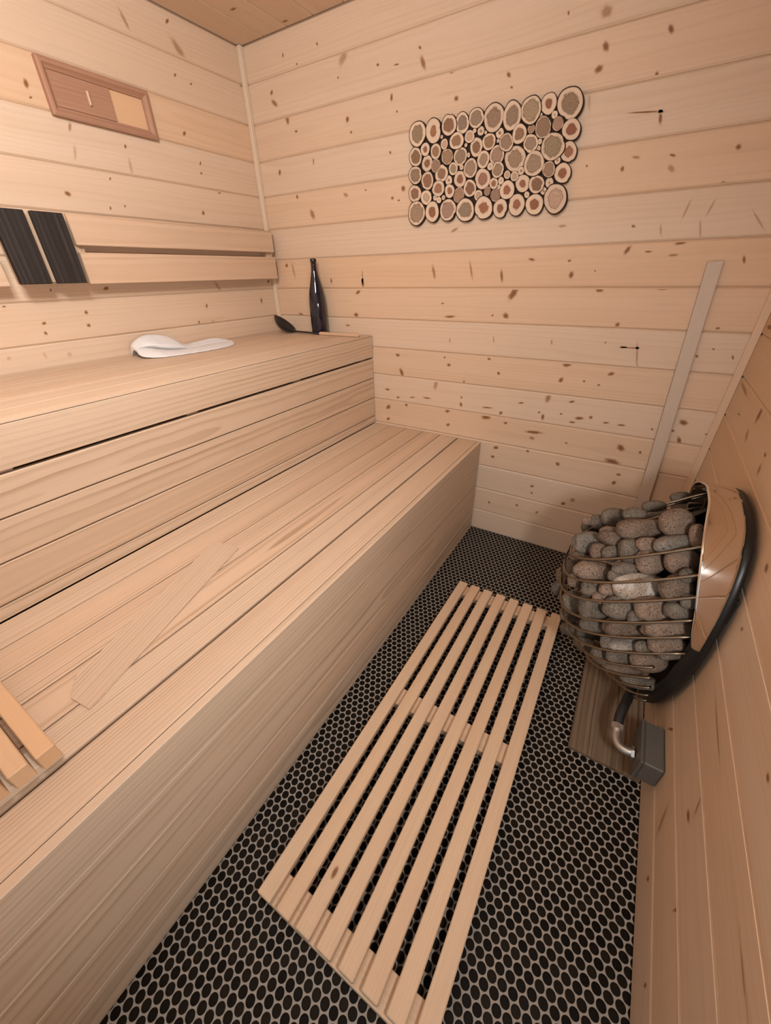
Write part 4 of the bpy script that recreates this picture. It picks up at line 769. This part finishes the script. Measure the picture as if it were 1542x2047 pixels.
STONE = [
    [2.0079,-0.5443,0.6729,0.0289,0.0178,0.0154,0.8521,0.523,-0.02,-0.2616,0.4587,0.8492,0.0],
    [1.9469,-0.6218,0.6686,0.033,0.0157,0.0162,0.8521,0.523,-0.02,-0.2616,0.4587,0.8492,0.0],
    [2.055,-0.4407,0.5928,0.0479,0.042,0.0295,0.8521,0.523,-0.02,-0.2616,0.4587,0.8492,0.0],
    [1.9745,-0.4647,0.5673,0.0403,0.0213,0.0202,0.7938,0.5947,0.1277,-0.4055,0.3609,0.8398,2.0],
    [1.9896,-0.7308,0.6894,0.0421,0.0366,0.0261,0.8521,0.523,-0.02,-0.2616,0.4587,0.8492,1.0],
    [1.9071,-0.6576,0.6484,0.031,0.0199,0.0169,0.8521,0.523,-0.02,-0.2616,0.4587,0.8492,0.0],
    [1.8633,-0.6261,0.608,0.035,0.0289,0.0212,0.8521,0.523,-0.02,-0.2616,0.4587,0.8492,0.0],
    [1.9241,-0.7215,0.6433,0.0584,0.028,0.0287,0.8521,0.523,-0.02,-0.2616,0.4587,0.8492,1.0],
    [1.8307,-0.6217,0.5791,0.0236,0.0226,0.0153,0.8521,0.523,-0.02,-0.2616,0.4587,0.8492,0.0],
    [1.8162,-0.5973,0.5351,0.0293,0.0199,0.0157,0.8908,0.3864,-0.2391,-0.0321,0.5784,0.8151,0.0],
    [1.8028,-0.6291,0.577,0.0165,0.0119,0.0094,0.8521,0.523,-0.02,-0.2616,0.4587,0.8492,1.0],
    [1.8179,-0.7072,0.5532,0.0411,0.0303,0.0237,0.8074,0.5817,0.0984,-0.3776,0.3815,0.8437,2.0],
    [1.8613,-0.7142,0.6062,0.029,0.0187,0.0158,0.8521,0.523,-0.02,-0.2616,0.4587,0.8492,1.0],
    [1.8776,-0.7408,0.6034,0.0435,0.0201,0.0211,0.8881,0.313,-0.3367,0.0767,0.6212,0.7799,1.0],
    [1.9158,-0.7823,0.6069,0.0307,0.0337,0.0214,0.8521,0.523,-0.02,-0.2616,0.4587,0.8492,0.0],
    [1.9437,-0.7798,0.6396,0.0281,0.018,0.0153,0.8521,0.523,-0.02,-0.2616,0.4587,0.8492,1.0],
    [1.9905,-0.7861,0.6618,0.0447,0.0207,0.0217,0.7938,0.5947,0.1277,-0.4055,0.3609,0.8398,2.0],
    [2.0265,-0.7859,0.6976,0.0156,0.0277,0.0144,0.8521,0.523,-0.02,-0.2616,0.4587,0.8492,1.0],
    [1.8506,-0.7634,0.5689,0.0238,0.0238,0.0158,0.8521,0.523,-0.02,-0.2616,0.4587,0.8492,1.0],
    [1.878,-0.7797,0.5837,0.0231,0.0231,0.0153,0.8521,0.523,-0.02,-0.2616,0.4587,0.8492,0.0],
    [1.8138,-0.7213,0.5088,0.0345,0.0186,0.017,0.8521,0.523,-0.02,-0.2616,0.4587,0.8492,1.0],
    [1.9598,-0.8038,0.6067,0.037,0.0325,0.0228,0.8521,0.523,-0.02,-0.2616,0.4587,0.8492,1.0],
    [2.0152,-0.8151,0.6375,0.042,0.0332,0.0246,0.8521,0.523,-0.02,-0.2616,0.4587,0.8492,1.0],
    [1.8552,-0.7895,0.5212,0.0571,0.0302,0.0287,0.8748,0.4721,-0.1087,-0.171,0.5109,0.8425,1.0],
    [1.7948,-0.7123,0.4529,0.0231,0.0254,0.0152,0.8521,0.523,-0.02,-0.2616,0.4587,0.8492,1.0],
    [1.914,-0.8221,0.579,0.0323,0.0171,0.0164,0.8521,0.523,-0.02,-0.2616,0.4587,0.8492,0.0],
    [1.7804,-0.6517,0.3679,0.0226,0.0311,0.0161,0.8521,0.523,-0.02,-0.2616,0.4587,0.8492,1.0],
    [1.8163,-0.7927,0.473,0.0223,0.0215,0.0143,0.8521,0.523,-0.02,-0.2616,0.4587,0.8492,1.0],
    [1.9538,-0.8343,0.5474,0.0668,0.0364,0.0336,0.8261,0.5609,0.0541,-0.3348,0.4114,0.8477,3.0],
    [2.013,-0.8698,0.5993,0.037,0.0281,0.0216,0.6618,0.6678,0.3407,-0.5972,0.1947,0.7781,1.0],
    [1.8564,-0.8382,0.499,0.0262,0.0209,0.0156,0.8521,0.523,-0.02,-0.2616,0.4587,0.8492,0.0],
    [1.8906,-0.8557,0.5255,0.0194,0.0163,0.0118,0.8521,0.523,-0.02,-0.2616,0.4587,0.8492,1.0],
    [1.7786,-0.7024,0.3509,0.0215,0.0235,0.0142,0.8521,0.523,-0.02,-0.2616,0.4587,0.8492,0.0],
    [1.8288,-0.7601,0.3686,0.0344,0.0349,0.0213,0.8521,0.523,-0.02,-0.2616,0.4587,0.8492,0.0],
    [1.8792,-0.8413,0.4412,0.0407,0.0346,0.0246,0.8521,0.523,-0.02,-0.2616,0.4587,0.8492,0.0],
    [1.8846,-0.8544,0.4919,0.0237,0.0158,0.013,0.8521,0.523,-0.02,-0.2616,0.4587,0.8492,1.0],
    [1.931,-0.8663,0.4929,0.0437,0.0319,0.0249,0.8521,0.523,-0.02,-0.2616,0.4587,0.8492,0.0],
    [1.9853,-0.8829,0.5312,0.0376,0.0293,0.0222,0.8521,0.523,-0.02,-0.2616,0.4587,0.8492,1.0],
    [2.0312,-0.8924,0.5572,0.0302,0.0199,0.0166,0.8521,0.523,-0.02,-0.2616,0.4587,0.8492,0.0],
    [1.8301,-0.7296,0.2859,0.0303,0.0254,0.0166,0.8521,0.523,-0.02,-0.2616,0.4587,0.8492,0.0],
    [1.8917,-0.8496,0.3868,0.0416,0.0229,0.0209,0.8879,0.4162,-0.1962,-0.0787,0.5574,0.8265,0.0],
    [1.9592,-0.8666,0.4343,0.0573,0.0286,0.0279,0.8521,0.523,-0.02,-0.2616,0.4587,0.8492,1.0],
    [2.0317,-0.8807,0.4897,0.0615,0.0265,0.0288,0.8521,0.523,-0.02,-0.2616,0.4587,0.8492,1.0],
    [1.8677,-0.7392,0.2372,0.056,0.0268,0.0244,0.8902,0.3345,-0.3093,0.0457,0.6099,0.7912,0.0],
    [1.982,-0.8645,0.3786,0.0556,0.023,0.0252,0.8261,0.5609,0.0541,-0.3348,0.4114,0.8477,2.0],
    [2.0451,-0.8879,0.443,0.0439,0.0227,0.0217,0.8521,0.523,-0.02,-0.2616,0.4587,0.8492,1.0],
    [1.9322,-0.8792,0.3717,0.0187,0.0203,0.0128,0.8521,0.523,-0.02,-0.2616,0.4587,0.8492,0.0],
    [1.9111,-0.7646,0.2177,0.055,0.0239,0.0233,0.8828,0.2801,-0.3771,0.1231,0.6367,0.7612,0.0],
    [2.0317,-0.8776,0.362,0.0473,0.0287,0.0246,0.8521,0.523,-0.02,-0.2616,0.4587,0.8492,1.0],
    [1.9709,-0.8745,0.3343,0.0366,0.0224,0.0192,0.8879,0.4162,-0.1962,-0.0787,0.5574,0.8265,0.0],
    [2.055,-0.9044,0.4331,0.0296,0.013,0.0141,0.8261,0.5609,0.0541,-0.3348,0.4114,0.8477,0.0],
    [2.0021,-0.8477,0.2719,0.0627,0.0201,0.0264,0.8846,0.4354,-0.1672,-0.1096,0.5426,0.8328,1.0],
    [1.9402,-0.8526,0.2854,0.0366,0.0194,0.018,0.8752,0.2464,-0.4164,0.1691,0.6505,0.7404,0.0],
    [2.0467,-0.8468,0.2461,0.059,0.0186,0.0245,0.8846,0.4354,-0.1672,-0.1096,0.5426,0.8328,0.0],
    [2.0237,-0.8661,0.6382,0.0185,0.0168,0.0117,0.8521,0.523,-0.02,-0.2616,0.4587,0.8492,0.0],
    [2.0409,-0.893,0.5905,0.0185,0.0168,0.0117,0.8521,0.523,-0.02,-0.2616,0.4587,0.8492,0.0],
    [2.0055,-0.8957,0.4152,0.0227,0.0189,0.0137,0.8521,0.523,-0.02,-0.2616,0.4587,0.8492,0.0],
    [1.8985,-0.835,0.5589,0.0192,0.0154,0.0115,0.8521,0.523,-0.02,-0.2616,0.4587,0.8492,0.0],
    [1.9674,-0.8899,0.4955,0.0222,0.0185,0.0135,0.8521,0.523,-0.02,-0.2616,0.4587,0.8492,0.0],
]
SPECIAL = {2: 'big dark grey stone at the back of the heap under the steel hood', 4: 'large round pinkish speckled stone on the heap beside the steel band',
           7: 'large oblong pinkish stone lying across the middle of the heap', 16: 'light grey elongated stone just above the top wire near the steel band',
           3: 'small light grey stone at the back of the heap beside the round pinkish one', 11: 'pale grey and white stone inside the left end of the top wire',
           28: 'whitish oblong stone crossed by the second wire, the palest in the heater', 23: 'big oblong pinkish stone just above the second wire on the left',
           32: 'grey stone bulging out past the wires at the far left of the heater', 42: 'long pinkish stone behind the fifth wire next to the band tip',
           13: 'tapered pinkish stone in the heap left of the dark grey one', 14: 'dark grey stone in the heap resting on the top wire'}
COLN = ['grey', 'pinkish speckled', 'light grey', 'whitish']
def stone_mesh(i):
    c = STONE[i]; bm = bmesh.new(); bmesh.ops.create_icosphere(bm, subdivisions=4, radius=1.)
    A1, A2 = Vector(c[6:9]), Vector(c[9:12]); A3 = A1.cross(A2)
    sd = Vector((i * 3.1, i * 1.7, i * 2.3)); e = random.uniform(2.1, 2.9)
    for v in bm.verts:
        d = v.co.normalized(); s = (abs(d.x) ** e + abs(d.y) ** e + abs(d.z) ** e) ** (-1 / e)
        s *= 1 + .10 * (noise.noise(d * 1.1 + sd)) + .04 * noise.noise(d * 2.6 + sd)
        q = Vector((d.x * c[3], d.y * c[4], d.z * c[5])) * s * .985
        v.co = A1 * q.x + A2 * q.y + A3 * q.z
    me = bpy.data.meshes.new('heater_stone'); bm.to_mesh(me); bm.free()
    me.polygons.foreach_set('use_smooth', [True] * len(me.polygons)); me.materials.append(STONES[int(c[12])])
    o = bpy.data.objects.new('heater_stone', me); COL.objects.link(o); o.location = c[:3]
    if i in SPECIAL: tag(o, SPECIAL[i], 'stone')
    else:
        zone = 'heaped above the top wire' if i < 23 else ('between the upper cage wires' if i < 40 else 'low down in the cage')
        if i >= 56: zone = 'wedged deep between other stones in the cage'
        tag(o, 'rounded %s stone %s of the wall heater' % (COLN[int(c[12])], zone) if 'cage' in zone else 'rounded %s stone %s in the wall heater' % (COLN[int(c[12])], zone), 'stone', '%s stones %s' % (COLN[int(c[12])], zone))
for i in range(len(STONE)): stone_mesh(i)

# ------------------------------------------------------------------ below the heater
mb = MB()
for i in range(3):
    mb.box((1.929 + i * .0622, -.978, .0008), Y, X, Z, .66, .0618, .014, bev=.001, gco=pith(False), tint=random.uniform(-.2, .2))
tag(build('floor_guard', mb, WEATHER, base=(2.02, -.65, .0)), 'dark weathered boards laid on the floor tiles under the heater', 'floor guard')
jb = thing('junction_box', (W - .001, -.988, .115), 'grey metal junction box on the right wall below the heater', 'junction box')
mb = MB(); mb.box((2.073, -1.047, .122), Y, Z, X, .122, .076, .0435, bev=.003); build('box_body', mb, GREYBOX, jb)
mb = MB(); mb.box((2.0655, -1.049, .1205), Y, Z, X, .126, .0795, .0072, bev=.0018); build('box_lid', mb, GREYBOX, jb)
cd = thing('conduit', (2.03, -.97, .14), 'black cable hose with zinc elbow running from the grey box to the heater', 'conduit')
hp = [(2.021, -.945, .148), (2.022, -.915, .160), (2.028, -.885, .168), (2.036, -.850, .165), (2.045, -.81, .158), (2.052, -.77, .160), (2.060, -.73, .180)]
mb = MB(); mb.tube([lerp_list(hp, i / 40) for i in range(41)], .0125, 16); build('hose', mb, HOSE, cd, smooth=True)
ep = [(2.0645, -.998, .148), (2.045, -.998, .143), (2.030, -.990, .140), (2.022, -.972, .142), (2.021, -.945, .148)]
mb = MB(); mb.tube([lerp_list(ep, i / 24) for i in range(25)], [.0135 if i in (0, 1, 22, 23, 24) else .0115 for i in range(25)], 18); build('elbow', mb, ZINC, cd, smooth=True)
for q0_, q1_ in (((2.021, -.952, .1465), (2.0213, -.938, .151)), ((2.0648, -.998, .148), (2.058, -.998, .1465))):
    mb = MB(); mb.tube([q0_, q1_], .0162, 6); build('nut', mb, ZINC, cd)
